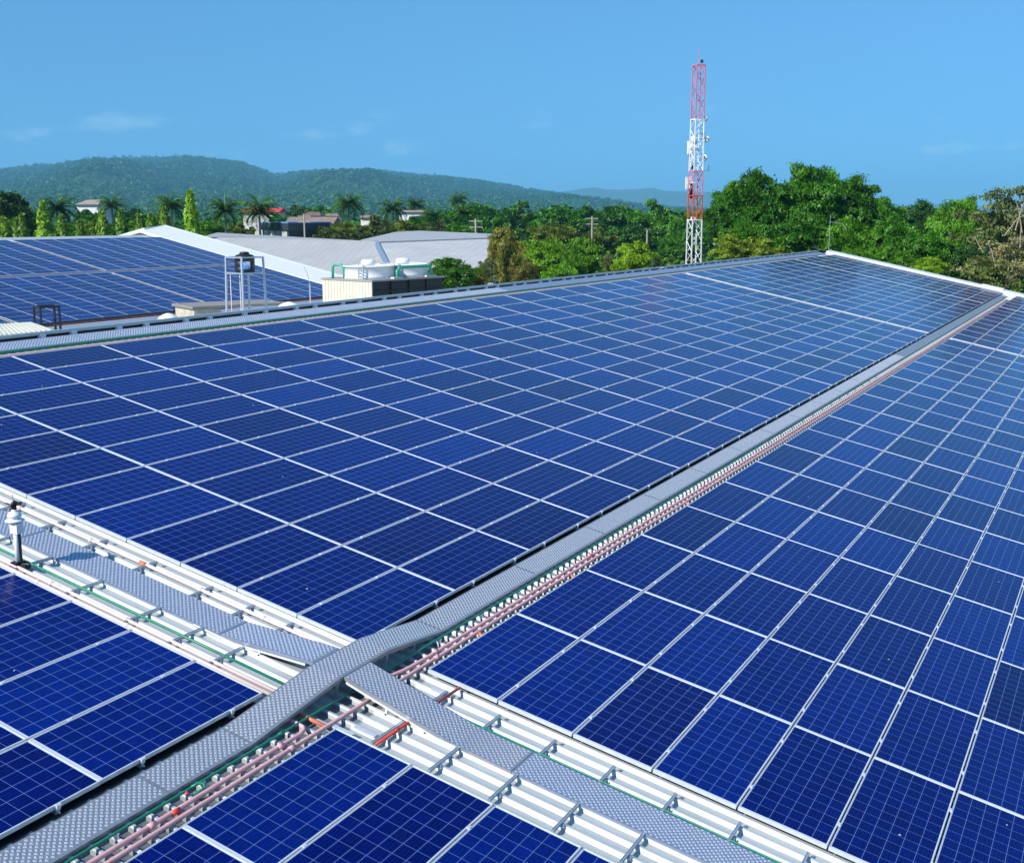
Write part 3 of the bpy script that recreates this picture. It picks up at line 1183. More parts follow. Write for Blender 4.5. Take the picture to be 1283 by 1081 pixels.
# saddle brackets holding green and pink conduits to the ribs
sad = roofed('conduit_bracket', 'small white bracket holding the green and pink conduits beside the central walkway', 'bracket', group='conduit brackets beside the central walkway')
b = MB().box((-.03, -.016, -.022), (.22, .016, -.017)).box((-.055, -.018, -.022), (-.03, .018, .012))
b.build('bar', M['white_steel'], sad)
MB().tube([(-.012, 0, -.02), (-.012, 0, .03)], .008, 6).build('bolt', M['galv'], sad)
MB().tube([(.165, 0, -.02), (.165, 0, .012)], .007, 6).build('bolt', M['galv'], sad)
fam = family(sad)
first = True
t = -7.6
while t < 26:
    if not (-2.1 < t < .35):
        o = sad if first else copy_tree(sad, fam)
        first = False
        o.location = P(.53, t, -.064)
    t += .935
# loose cable tray pieces and valves
o = MB().tube([(.0, 0, 0), (.02, .05, .02), (.05, .09, .02), (.085, .075, .0), (.08, .02, -.01), (.07, -.05, -.01)], .013, 8).build('pipe_bend', M['green_pvc'], None, True)
on_roof(o, .485, -3.05, -.045)
tag(o, 'green conduit loop bend beside the lower central walkway', 'pipe fitting')
o = MB().tube([(0, -.03, 0), (.03, -.06, .01)], .014, 8).build('pipe_clip', simple('magenta_clip', (.6, .02, .09), .4), None, True)
on_roof(o, .515, -3.10, -.035)
tag(o, 'small crimson clip next to the green loop bend', 'clip')
# pale flat bars left lying in the roof pans
for k, (s, t, l) in enumerate(((.72, -1.42, .22), (1.0, -.13, .2), (.86, -1.28, .24))):
    o = MB().box((0, -.025, 0), (l, .025, .012)).build('metal_strip', M['alu'], None)
    on_roof(o, s, t, DN + .046)
    tag(o, 'short pale metal strip near the crossing, %s' % ('beside the bottom array', 'by the corner of the right array', 'between pink conduit and bottom array')[k], 'strip', 'metal strips near the crossing')

# ------------------------------------------------------------------ weather sensor
ws = empty('weather_sensor', 'white weather sensor mast with black propeller standing on the left cross band', 'weather sensor', P(-3.66, -1.30, -.07))
b = MB().box((-.10, -.03, -.02), (.14, .05, .03)).box((-.05, -.06, .0), (.05, .06, .05)).tube([(.03, 0, .02), (.16, .02, .03)], .015, 6)
b.build('base_clamp', M['black'], ws)
MB().tube([(0, 0, .0), (0, 0, .48)], .026, 12).build('pole', M['white'], ws, True)
MB().box((.016, .006, .05), (.036, .034, .40)).build('cable_strip', M['black'], ws)
MB().box((-.035, -.045, .37), (.075, .045, .485)).build('sensor_box', M['white'], ws)
MB().lathe([(.03, .485), (.085, .495), (.105, .51), (.085, .522), (.06, .528), (.062, .545), (.075, .55), (.075, .575), (.055, .60), (.028, .615), (.026, .64), (.02, .645)], seg=18).build('radiation_shield', M['white'], ws, True)
MB().lathe([(.026, .63), (.03, .64), (.03, .70), (.015, .715)], seg=10).build('rotor_hub', M['black'], ws, True)
for k in range(4):
    a = k * math.pi / 2 + .5
    b = MB()
    ca, sa = math.cos(a), math.sin(a)
    for (r0, r1, wd) in ((.02, .09, .028),):
        pts = []
        for dz in (-.003, .003):
            for rr, ww, tz in ((r0, .012, 0), (r1 * .6, wd, .01), (r1, wd * .8, .012)):
                pts += [(rr * ca - ww * sa, rr * sa + ww * ca, .685 + dz + tz + ww * .5), (rr * ca + ww * sa, rr * sa - ww * ca, .685 + dz + tz - ww * .5)]
        b.add(pts, [(0, 1, 3, 2), (2, 3, 5, 4), (6, 8, 9, 7), (8, 10, 11, 9), (0, 2, 8, 6), (2, 4, 10, 8), (1, 7, 9, 3), (3, 9, 11, 5), (4, 5, 11, 10), (0, 6, 7, 1)])
    b.build('rotor_blade', M['black'], ws)
MB().tube([(0, 0, .71), (0, 0, .80)], .003, 5).build('spike', M['black'], ws)
# lightning rod at the far end of the ridge
q0 = P(-10.7, 66.2, 0)
o = empty('lightning_rod', 'thin lightning rod with two stay wires on the far ridge peak', 'lightning rod', q0)
MB().tube([(0, 0, -.1), (0, 0, 2.3)], .022, 6, r1=.012).build('rod', M['galv'], o)
MB().tube([(0, 0, 1.9), (.7, .2, 1.8), (1.0, .25, 1.4)], .012, 5).build('arm', M['galv'], o)
MB().tube([(0, 0, .02), (-1.0, -.4, .32)], .008, 4).tube([(0, 0, .05), (.5, -1.0, .0)], .008, 4).build('stay_wire', M['galv'], o)

# ------------------------------------------------------------------ the neighbouring hall
nh = empty('factory_hall', 'neighbouring factory hall at left carrying its own solar roof, white gable trim', 'building', (0, 0, 0), (0, TH, 0))
fd = MB()
fn = FOFF + DN
fd.add([(FRIDGE - .3, 20, fn), (-43.2, 20, fn), (-43.2, 69.0, fn), (FRIDGE - .3, 69.0, fn)], [(0, 1, 2, 3)])
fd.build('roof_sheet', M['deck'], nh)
apex = MR @ Vector((FRIDGE - 1.4, 0, fn))
fb2 = MB()
fb2.add([to_local(Vector(p)) for p in ((apex.x, 20, apex.z + .0), (apex.x, 71.5, apex.z), (apex.x - 20, 71.5, apex.z - 4.2), (apex.x - 20, 20, apex.z - 4.2))], [(0, 1, 2, 3)])
fb2.add([(FRIDGE - 1.4, 20, fn), (FRIDGE - .3, 20, fn), (FRIDGE - .3, 69.0, fn), (FRIDGE - 1.4, 69.0, fn)], [(0, 1, 2, 3)])
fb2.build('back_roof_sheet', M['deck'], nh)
tb = MB()
prof = [(68.35, fn), (68.45, fn + .15), (71.3, fn + .55), (71.6, fn + .62), (71.7, fn + .5), (71.7, fn - .8)]
m = len(prof)
tb.add([(FRIDGE - 2.6, a, c) for a, c in prof] + [(-43.2, a, c) for a, c in prof], [(i, i + m, i + m + 1, i + 1) for i in range(m - 1)] + [tuple(range(m)), tuple(range(2 * m - 1, m - 1, -1))])
tb.build('gable_trim', M['white_steel'], nh)
tb = MB()
pk = MR @ Vector((FRIDGE - 2.6, 71.6, fn + .62))
tb.slab([to_local(Vector(p)) for p in (pk, pk + Vector((0, -2.6, -.25)), pk + Vector((-14, -2.6, -3.2)), pk + Vector((-14, .0, -2.9)))], .3)
tb.build('gable_trim', M['white_steel'], nh)
# mid walkway strip and pipes
MB().box((FMID0 + .08, 20, fn + .05), (FMID1 - .12, 68.3, fn + .07)).build('service_strip', M['plate_b'], nh)
MB().tube([(FMID0 + .2, 20, fn + .16), (FMID0 + .2, 68, fn + .16)], .035, 6).build('service_pipe', M['pale_pink'], nh)
MB().tube([(FBOT + .45, 20, fn + .09), (FBOT + .45, 68, fn + .09)], .045, 6).build('eave_pipe', simple('weathered_red_pipe', (.30, .05, .04), .5, 0, .6, .8), nh)
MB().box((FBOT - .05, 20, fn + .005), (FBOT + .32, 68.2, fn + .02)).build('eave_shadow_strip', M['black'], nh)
MB().box((FBOT + .75, 20, fn + .01), (FBOT + 1.5, 68.2, fn + .10)).build('eave_walkway', M['galv'], nh)
gt = MB()
gt.box((-44.4, 20, fn + .02), (-43.2, 68.2, fn + .30))
gt.build('eave_trim', M['white_steel'], nh)
wl = MB()
ex = MR @ Vector((-43.5, 0, fn))
A = [(apex.x - 19.5, 20.5, GROUND), (ex.x, 20.5, GROUND), (ex.x, 20.5, ex.z - .1), (apex.x, 20.5, apex.z - .1), (apex.x - 19.5, 20.5, apex.z - 4.3)]
B = [(x, 71.2, z) for x, y, z in A]
wl.add([to_local(Vector(p)) for p in A + B], [(0, 1, 2, 3, 4), (9, 8, 7, 6, 5), (0, 5, 6, 1), (1, 6, 7, 2), (4, 9, 5, 0)])
wl.build('wall', simple('neighbour_wall', (.6, .6, .57), .7), nh)

# ------------------------------------------------------------------ things between the two halls
def frame_at(px, py, D):
    """empty-ready base point standing at that place; returns the point"""
    return at(px, py, D)


AX = Vector((1, 0, 0)); AY = Vector((0, 1, 0))
M['cream'] = simple('cream_sheet', (.62, .58, .46), .6, 0, .08, 3)
M['louvre'] = simple('black_louvre', (.006, .006, .007), .5, 0, .3, 9)
# service platform between the roofs
pz = -2.7
pf = MB()
pf.box((-42.2, 10, pz - .35), (-34.5, 64, pz))
for k in range(6):
    pf.box((-42, 12 + k * 9.5, GROUND), (-41.6, 12.4 + k * 9.5, pz - .36)).box((-35, 12 + k * 9.5, GROUND), (-34.6, 12.4 + k * 9.5, pz - .36))
o = pf.build('service_platform', simple('platform_concrete', (.42, .43, .43), .8))
tag(o, 'flat service platform between the two solar roofs, mostly hidden by the near ridge', 'platform')
# cooling tower: corner edge nearest the viewer at px 466
D = 57.0
cA, cB, cC = at(404, 350, D + 1.2), at(466, 352, D - .9), at(546, 346, D + 3.4)
ct = empty('cooling_tower', 'twin fan cooling tower with cream side and black louvres behind the near ridge', 'cooling tower', (cB.x, cB.y, pz))
ux = Vector((cA.x - cB.x, cA.y - cB.y, 0)); Lx = ux.length; ux.normalize()
uy = Vector((cC.x - cB.x, cC.y - cB.y, 0)); Ly = uy.length; uy.normalize()
topz = cB.z - pz
# make the plan square-cornered
uy = (uy - ux * uy.dot(ux)).normalized()
Q = lambda a, b_, z: Vector((ux.x * a + uy.x * b_, ux.y * a + uy.y * b_, z))


def qbox(b, a0, a1, b0, b1, z0, z1):
    v = [Q(a0, b0, z0), Q(a1, b0, z0), Q(a1, b1, z0), Q(a0, b1, z0), Q(a0, b0, z1), Q(a1, b0, z1), Q(a1, b1, z1), Q(a0, b1, z1)]
    b.add(v, [(3, 2, 1, 0), (4, 5, 6, 7), (0, 1, 5, 4), (1, 2, 6, 5), (2, 3, 7, 6), (3, 0, 4, 7)])
    return b


b = qbox(MB(), .05, Lx - .05, .05, Ly - .05, 0, topz - .05)
b.build('casing', M['louvre'], ct)
b = MB()
nst = 16
for i in range(nst):
    a0 = Lx * i / nst
    qbox(b, a0, a0 + Lx / nst * .8, -.03, .05, .02, topz - .05)
    qbox(b, a0 + Lx / nst * .8, a0 + Lx / nst, -.012, .05, .02, topz - .05)
b.build('side_cladding', M['cream'], ct)
MB().cm = 0
b = qbox(MB(), Lx * .45, Lx * .62, -.045, -.031, .15, .55)
b.build('notice_plate', M['white'], ct)
b = MB()
for i in range(4):
    b0 = .04 + (Ly - .08) * i / 4
    qbox(b, -.012, .05, b0, b0 + .05, .02, topz - .05)
    for k in range(9):
        z = .08 + k * (topz - .2) / 9
        qbox(b, -.008, .05, b0 + .06, b0 + (Ly - .08) / 4 - .01, z, z + .05)
b.build('louvre_bank', M['louvre'], ct)
b = qbox(MB(), -.06, Lx + .06, -.06, Ly + .06, topz - .05, topz + .03)
b.build('top_deck', simple('tower_deck', (.30, .29, .26), .7), ct)
RF = Lx * .38
for k in range(2):
    c = Q(Lx * .47, Ly * (.27 + .48 * k), topz + .03)
    MB().lathe([(RF * 1.0, 0), (RF * .97, .14), (RF * .975, .58), (RF * 1.03, .58), (RF * 1.03, .63), (RF * .9, .63), (RF * .9, .4)], c, 28).build('fan_drum', M['white'], ct, True)
    MB().lathe([(RF * .24, .60), (RF * .28, .66), (RF * .28, .82), (RF * .22, .90), (.05, .92)], c, 18).build('fan_motor', M['white'], ct, True)
    lad = MB()
    dd = Q(-RF * .7 * .6, -RF * .9, 0)
    f1 = c + Q(-RF * .62, -RF * .9, 0)
    for a in (0, .32):
        lad.bar(f1 + Q(a, 0, 0), f1 + Q(a, 0, .70), .05, .05)
    for z in (.15, .3, .45, .6):
        lad.bar(f1 + Q(0, 0, z), f1 + Q(.32, 0, z), .03, .03)
    lad.build('ladder', M['galv'], ct)
    b = MB()
    bb = c + Q(-RF * 1.02, RF * (1.1 if k else -.1) * .6, 0)
M['green_pipe'] = simple('green_water_pipe', (.02, .36, .22), .4, 0, .12)
z0 = topz + .03
MB().tube([Q(-.0 + .12, Ly * .36, z0), Q(.12, Ly * .36, z0 + .38), Q(.14, Ly * .40, z0 + .5), Q(.16, Ly * .47, z0 + .54), Q(.16, Ly * .78, z0 + .54), Q(.14, Ly * .83, z0 + .48), Q(.12, Ly * .84, z0 + .3), Q(.12, Ly * .84, z0)], .07, 8).build('water_pipe', M['green_pipe'], ct, True)
MB().tube([Q(Lx * .80, .06, z0), Q(Lx * .80, .06, z0 + .55), Q(Lx * .78, .1, z0 + .66), Q(Lx * .66, .2, z0 + .68), Q(Lx * .62, .22, z0 + .5), Q(Lx * .62, .24, z0)], .065, 8).build('water_pipe', M['green_pipe'], ct, True)
qbox(MB(), .02, .3, Ly * .3, Ly * .42, z0, z0 + .08).build('pipe_footing', M['cream'], ct)
qbox(MB(), .02, .3, Ly * .78, Ly * .9, z0, z0 + .08).build('pipe_footing', M['cream'], ct)

# water tank on a steel stand
D = 52.0
tc_ = at(307, 341, D)
wt = empty('water_tank', 'black round water tank with small pale label on its stand', 'tank', tc_)
rr = 12.5 * D / FPX
hh = 21 * D / FPX
MB().lathe([(rr * .96, 0), (rr, .03), (rr, hh * .28), (rr * .97, hh * .3), (rr, hh * .32), (rr, hh * .62), (rr * .97, hh * .64), (rr, hh * .66), (rr, hh * .9), (rr * .86, hh), (rr * .45, hh * 1.08)], seg=22).build('tank_body', M['black'], wt, True)
MB().lathe([(rr * .48, hh * 1.06), (rr * .48, hh * 1.16), (rr * .3, hh * 1.2)], seg=14).build('lid', M['black'], wt, True)
b = MB()
lb = MB()
a0 = math.atan2(CAM.y - tc_.y, CAM.x - tc_.x)
for k in range(6):
    a, a2 = a0 + .55 - .17 * k, a0 + .55 - .17 * (k + 1)
    r2 = rr * 1.012
    lb.add([(r2 * math.cos(a), r2 * math.sin(a), hh * .22), (r2 * math.cos(a2), r2 * math.sin(a2), hh * .18), (r2 * math.cos(a2), r2 * math.sin(a2), hh * .60), (r2 * math.cos(a), r2 * math.sin(a), hh * .66)], [(0, 3, 2, 1)])
q = NT('tank_label')
q.set(Base_Color=q.ramp(q.noise(3.2, 1, .4, 'Object'), [(.44, (.75, .78, .8)), (.5, (.08, .30, .65))]), Roughness=.4)
lb.build('label_patch', q.m, wt)
sx = 24 * D / FPX
stn = empty('tank_stand', 'tall galvanised angle steel stand carrying the black water tank', 'stand', (tc_.x, tc_.y, pz))
cz = tc_.z - pz
dirs = []
rt, fw = CAM_R, Vector((CAM_F.x, CAM_F.y, 0)).normalized()
legs_px = [(-1.02, 0.05), (.06, -.95), (1.0, .0), (-.05, .95)]
for (a, c) in legs_px:
    f0 = (rt * a + fw * c) * sx * 1.13
    f1 = (rt * a + fw * c) * sx * .96
    ztop = cz + 19 * D / FPX
    MB().bar(f0, f1 + Vector((0, 0, ztop)), .075, .075).build('leg', M['galv'], stn)
b = MB()
c4 = [(rt * a + fw * c) * sx for (a, c) in legs_px]
for i in range(4):
    a, c = c4[i], c4[(i + 1) % 4]
    for z in (cz - .04, cz + 18.5 * D / FPX):
        b.bar(a * .97 + Vector((0, 0, z)), c * .97 + Vector((0, 0, z)), .06, .06)
b.bar(c4[0] * .97 + Vector((0, 0, cz - .05)), c4[2] * .97 + Vector((0, 0, cz - .05)), .08, .06)
b.bar(c4[1] * .97 + Vector((0, 0, cz - .05)), c4[3] * .97 + Vector((0, 0, cz - .05)), .08, .06)
b.build('brace', M['galv'], stn)
for dx in (-.22, -.08):
    o_ = MB().tube([rt * dx * 3 + Vector((0, 0, cz)), rt * dx * 3 + Vector((0, 0, .1))], .02, 6)
    o_.build('water_line', M['pale_pink'], stn)
# small black frame (hatch guard) at the left
D = 50.0
p1 = at(42, 384, D)
hg = empty('guard_frame', 'small black steel guard frame on the cream sheet edge at left', 'frame', (p1.x, p1.y, pz))
topz_ = p1.z - pz
wv = 34 * D / FPX
cor = [Vector((0, 0, 0)), rt * wv, rt * wv * .62 - fw * 1.0, rt * wv * -.02 - fw * 0.0]
pts4 = [Vector((0, 0, 0)), rt * (14 * D / FPX) - fw * .5, rt * (32 * D / FPX), rt * (20 * D / FPX) + fw * .5]
for p_ in pts4:
    MB().bar(p_, p_ + Vector((0, 0, topz_)), .07, .07).build('post', M['black'], hg)
b = MB()
for i in range(4):
    b.bar(pts4[i] + Vector((0, 0, topz_)), pts4[(i + 1) % 4] + Vector((0, 0, topz_)), .08, .08)
b.build('top_rail', M['black'], hg)
# cream ribbed sheet canopy at far left
D = 47.0
cp = MB()
k4 = [at(-30, 409, D + 2.5), at(37, 405, D + 2.5), at(64, 414.5, D - 3.5), at(-30, 424, D - 3.5)]
cp.slab(k4, .12)
for i in range(16):
    u = i / 15
    a = k4[0].lerp(k4[1], u) + Vector((0, 0, .03)); c = k4[3].lerp(k4[2], u) + Vector((0, 0, .03))
    cp.bar(a, c, .09, .06)
o = cp.build('sheet_canopy', simple('canopy_sheet', (.66, .65, .54), .5, 0, .06))
tag(o, 'cream ribbed sheet canopy at the left edge behind the ridge walkway', 'canopy')
# grey roofed plant box and white ventilator domes
D = 54.0
bx0, bx1 = at(243, 388, D), at(330, 386, D + 2)
hb_ = empty('plant_shelter', 'low concrete shelter with a flat dark roof at the foot of the tank stand', 'shelter', (bx0.x, bx0.y, pz))
dv = Vector((bx1.x - bx0.x, bx1.y - bx0.y, 0)); dl = dv.length; dv.normalize(); dn_ = Vector((-dv.y, dv.x, 0))
zt_ = bx0.z - pz
MB().slab([dv * 0, dv * dl * .45, dv * dl * .45 + dn_ * 2.6, dn_ * 2.6], 0).build('wall', M['cream'], hb_) if False else None
b = MB()
b.slab([Vector((0, 0, zt_)), dv * dl * .38 + Vector((0, 0, zt_)), dv * dl * .38 + dn_ * 2.4 + Vector((0, 0, zt_)), dn_ * 2.4 + Vector((0, 0, zt_))], zt_)
b.build('wall', simple('shelter_wall', (.52, .47, .36), .8, 0, .2, 3), hb_)
b = MB()
zz = Vector((0, 0, zt_ + .14))
b.slab([dv * -.1 - dn_ * .1 + zz, dv * dl * 1.35 - dn_ * .1 + zz, dv * dl * 1.35 + dn_ * 2.6 + zz, dv * -.1 + dn_ * 2.6 + zz], .12)
b.build('roof', simple('shelter_roof', (.25, .235, .21), .8), hb_)
for k, (px, py, D, wpx) in enumerate(((211, 396, 51, 13), (362, 381, 56, 14))):
    p_ = at(px, py + 5, D)
    rd = wpx * D / FPX
    o = MB().lathe([(rd, 0), (rd, .06), (rd * .8, .16), (rd * .5, .24), (rd * .22, .29), (.03, .30)], seg=20).build('roof_dome', M['white'], None, True)
    o.location = p_
    tag(o, 'low white roof dome %s' % ('left of the plant shelter' if k == 0 else 'between the tank stand and the cooling tower'), 'roof dome', 'white roof domes')
o = empty('whip_antenna', 'thin grey whip antenna left of the cooling tower', 'antenna', at(389, 386, 56))
hA = 50 * 56 / FPX
MB().tube([(0, 0, -1), (0, 0, hA * .6)], .035, 6).build('mast', M['galv'], o)
MB().tube([(0, 0, hA * .6), tuple(rt * -.1 + Vector((0, 0, hA * .85)))], .015, 5).tube([tuple(rt * -.1 + Vector((0, 0, hA * .85))), tuple(rt * -.25 + Vector((0, 0, hA * 1.03)))], .012, 5).build('whip', M['galv'], o)

# ------------------------------------------------------------------ grey roofed warehouses
def seam_roof(name, col, ang):
    q = NT(name)
    tc = q.n('TexCoord')
    mp = q.n('Mapping'); mp.inputs['Rotation'].default_value = (0, 0, ang); q.l(tc.outputs['Object'], mp.inputs[0])
    sp = q.n('SeparateXYZ'); q.l(mp.outputs[0], sp.inputs[0])
    fr = q.math('FRACT', q.math('MULTIPLY', sp.outputs[0], 1.25))
    seam = q.math('LESS_THAN', fr, .14)
    lap = q.math('LESS_THAN', q.math('FRACT', q.math('MULTIPLY', sp.outputs[1], .14)), .018)
    f = q.noise(.35, 6, .65, 'Object')
    c = q.ramp(f, [(.3, tuple(x * .88 for x in col)), (.7, tuple(min(1, x * 1.08) for x in col))])
    c = q.mix(q.math('MULTIPLY', q.math('MAXIMUM', seam, lap), .35), c, tuple(x * .62 for x in col))
    q.set(Base_Color=c, Roughness=.5, Metallic=.1)
    return q.m


M['greyroof'] = seam_roof('grey_roof_sheet', (.45, .44, .42), R_(-20))
M['sunlit_roof'] = seam_roof('sunlit_roof_sheet', (.60, .57, .535), R_(-20))  # stronger sun on the lower slope put into a paler copy of the sheet


def roof_block(name, label, polys, mats, trim=None):
    zmin = GROUND
    allp = [p for pl in polys for p in pl]
    c = sum(allp, Vector()) / len(allp)
    root = empty(name, label, 'building', (c.x, c.y, GROUND))
    off = Vector((c.x, c.y, GROUND))
    for pl, mt in zip(polys, mats):
        MB().slab([p - off for p in pl], .15).build('roof', mt, root)
    # walls under the roof outline
    b = MB()
    hull = trim
    lo = [Vector((p.x, p.y, GROUND)) - off for p in hull]
    hi = [p - off - Vector((0, 0, .2)) for p in hull]
    n_ = len(hull)
    b.add(lo + hi, [(i, (i + 1) % n_, (i + 1) % n_ + n_, i + n_) for i in range(n_)])
    b.build('wall', M['white_steel'], root)
    return root, off


a0, a1, a2, a3 = at(272, 291.5, 150), at(470, 302.5, 112), at(492, 338, 92), at(250, 318, 112)
a3 = at(300, 330, 112)
a4 = at(252, 297, 128)
a5 = at(410, 372, 95)
a2 = at(500, 374, 90)
roof_block('warehouse', 'grey metal roofed warehouse behind the neighbouring gable', [[a0, a4, a3, a5, a2, a1]], [M['greyroof']], [a0, a4, a3, a5, a2, a1])
b0, b1, b2, b3, b4 = at(506, 288.3, 168), at(622, 293.2, 132), at(622, 297.6, 126), at(470, 303.2, 113), at(452, 300.6, 119)
c2, c3 = at(617, 372, 86), at(507, 376, 85)
roof_block('warehouse', 'second warehouse with a raised grey ridge and pale lower roof, right of the first', [[b0, b4, b3, b2, b1], [b3 - Vector((0, 0, .12)), c3, c2, b2 - Vector((0, 0, .12))]], [M['greyroof'], M['sunlit_roof']], [b0, b4, b3, c3, c2, b2, b1])
vg = MB()
vg.bar(b3 + Vector((0, 0, .05)), c3 + Vector((0, 0, .05)), .5, .14)
o = vg.build('valley_gutter', M['galv'])
tag(o, 'grey gutter in the valley between the two warehouse roofs', 'gutter')

# ------------------------------------------------------------------ houses and poles
def house(px0, px1, yeave, yridge, ybase, D, label, wall_c, roof_c, depth=7.0, hip=False, name='house', cat='house'):
    p0, p1 = at(px0, yeave, D), at(px1, yeave, D)
    c = (p0 + p1) / 2
    wd = (p1 - p0).length
    yaw = math.atan2(p1.y - p0.y, p1.x - p0.x)
    root = empty(name, label, cat, (c.x, c.y, GROUND), (0, 0, yaw))
    he = p0.z - GROUND
    hr = at((px0 + px1) / 2, yridge, D).z - GROUND
    W_ = wd / 2
    MB().box((-W_ * .86, .5, 0), (W_ * .86, depth - .5, he)).build('wall', simple('house_wall', wall_c, .8), root)
    b = MB()
    ins = W_ * (.45 if hip else 0)
    v = [(-W_, 0, he), (W_, 0, he), (W_, depth, he), (-W_, depth, he), (-W_ + ins, depth / 2, hr), (W_ - ins, depth / 2, hr)]
    b.add(v, [(0, 1, 5, 4), (2, 3, 4, 5), (1, 2, 5), (3, 0, 4), (3, 2, 1, 0)])
    b.build('roof', simple('house_roof', roof_c, .8, 0, .2, .8), root)
    for sx_ in (-.45, .4):
        MB().box((sx_ * W_ - .45, .44, he * .45), (sx_ * W_ + .45, .498, he * .8)).build('window', M['louvre'], root)
    return root


house(93, 123, 256.5, 250, 268, 230, 'white walled house with a brown hipped roof among the left trees', (.75, .75, .72), (.34, .27, .22), 9, True)
house(300, 350, 266, 260.5, 275, 210, 'house with a bright red roof behind two palms', (.6, .58, .55), (.55, .05, .05), 8)
house(356, 418, 280, 272, 288, 175, 'long brown roofed house left of the olive bushes', (.45, .40, .35), (.27, .19, .15), 9)
house(378, 402, 270.5, 265.5, 280, 215, 'dark brown hipped roof house behind the long roof', (.5, .45, .4), (.20, .12, .10), 7, True)
house(403, 425, 271, 267.5, 276, 225, 'small grey roofed house beside the brown roofs', (.5, .45, .4), (.22, .19, .17), 6, True)
house(498, 530, 266, 263.5, 272, 240, 'low house with white wall and tan roof in the bushes', (.8, .8, .77), (.36, .24, .17), 8)
house(450, 472, 273, 269.5, 276, 220, 'cream house corner half hidden by olive bushes', (.75, .7, .6), (.3, .2, .15), 8)
# dark flat building
D = 150
p0, p1, p2 = at(326, 281, D + 6), at(361, 280, D - 4), at(414, 282.5, D + 2)
db = empty('flat_building', 'dark flat roofed building with pale blue roof edge behind the grey warehouse', 'building', (p1.x, p1.y, GROUND))
of = Vector((p1.x, p1.y, GROUND))
q0, q1, q2 = p0 - of, p1 - of, p2 - of
q3 = q0 + q2 - q1
zt2 = q1.z
ring = [Vector((q.x, q.y, zt2)) for q in (q0, q1, q2, q3)]
MB().slab([r_ * 1.0 for r_ in ring], .9).build('fascia', simple('dark_fascia', (.03, .04, .05), .5), db)
MB().slab([Vector((r_.x * 1.02, r_.y * 1.02, zt2 + .16)) for r_ in ring], .15).build('roof', simple('blue_roof_edge', (.12, .27, .50), .5), db)
cc = sum(ring, Vector()) / 4
ins = [cc + (r_ - cc) * .94 for r_ in ring]
MB().slab([Vector((r_.x, r_.y, zt2 - .9)) for r_ in ins], zt2 - .9).build('wall', simple('dark_wall', (.025, .03, .035), .6), db)
cu = simple('pale_curtain', (.45, .50, .42), .7, 0, .2, 2)
for k in range(4):
    a, c = ins[0].lerp(ins[1], .06 + k * .23), ins[0].lerp(ins[1], .06 + k * .23 + .19)
    b = MB()
    nn = (ins[1] - ins[0]).cross(Vector((0, 0, 1))).normalized() * .03
    if nn.dot(CAM - of - a) < 0: nn = -nn
    b.slab([a + nn + Vector((0, 0, -.95)), c + nn + Vector((0, 0, -.95)), c + nn + Vector((0, 0, -3.0)), a + nn + Vector((0, 0, -3.0))], .02, nn.normalized())
    b.build('window', cu, db)
for k in range(4):
    a, c = ins[1].lerp(ins[2], .08 + k * .23), ins[1].lerp(ins[2], .08 + k * .23 + .17)
    b = MB()
    nn = (ins[2] - ins[1]).cross(Vector((0, 0, 1))).normalized() * .03
    if nn.dot(CAM - of - a) < 0: nn = -nn
    b.slab([a + nn + Vector((0, 0, -1.4)), c + nn + Vector((0, 0, -1.4)), c + nn + Vector((0, 0, -3.2)), a + nn + Vector((0, 0, -3.2))], .02, nn.normalized())
    b.build('window', simple('dark_glass', (.02, .035, .05), .15), db)
for k, (px, yt, D, lab) in enumerate(((381, 268, 145, 'wooden utility pole with a crossarm in front of the dark flat building'), (596, 274, 140, 'utility pole with crossarms beside the right end of the warehouse roof'),
                                      (742, 271, 150, 'utility pole with a crossarm standing above the bright green trees'), (811, 288, 140, 'plain short utility pole behind the lime green tree'))):
    p_ = at(px, yt, D)
    o = empty('utility_pole', lab, 'pole', (p_.x, p_.y, GROUND), group='utility poles beyond the roofs')
    h_ = p_.z - GROUND
    MB().tube([(0, 0, 0), (0, 0, h_)], .16, 8, r1=.10).build('shaft', simple('weathered_pole', (.36, .32, .28), .8), o)
    if k != 3:
        b = MB()
        for z in (h_ - .3, h_ - 1.0):
            b.bar(tuple(-rt * .8 + Vector((0, 0, z))), tuple(rt * .8 + Vector((0, 0, z))), .1, .12)
        b.build('crossarm', simple('pole_arm', (.3, .27, .24), .8), o)

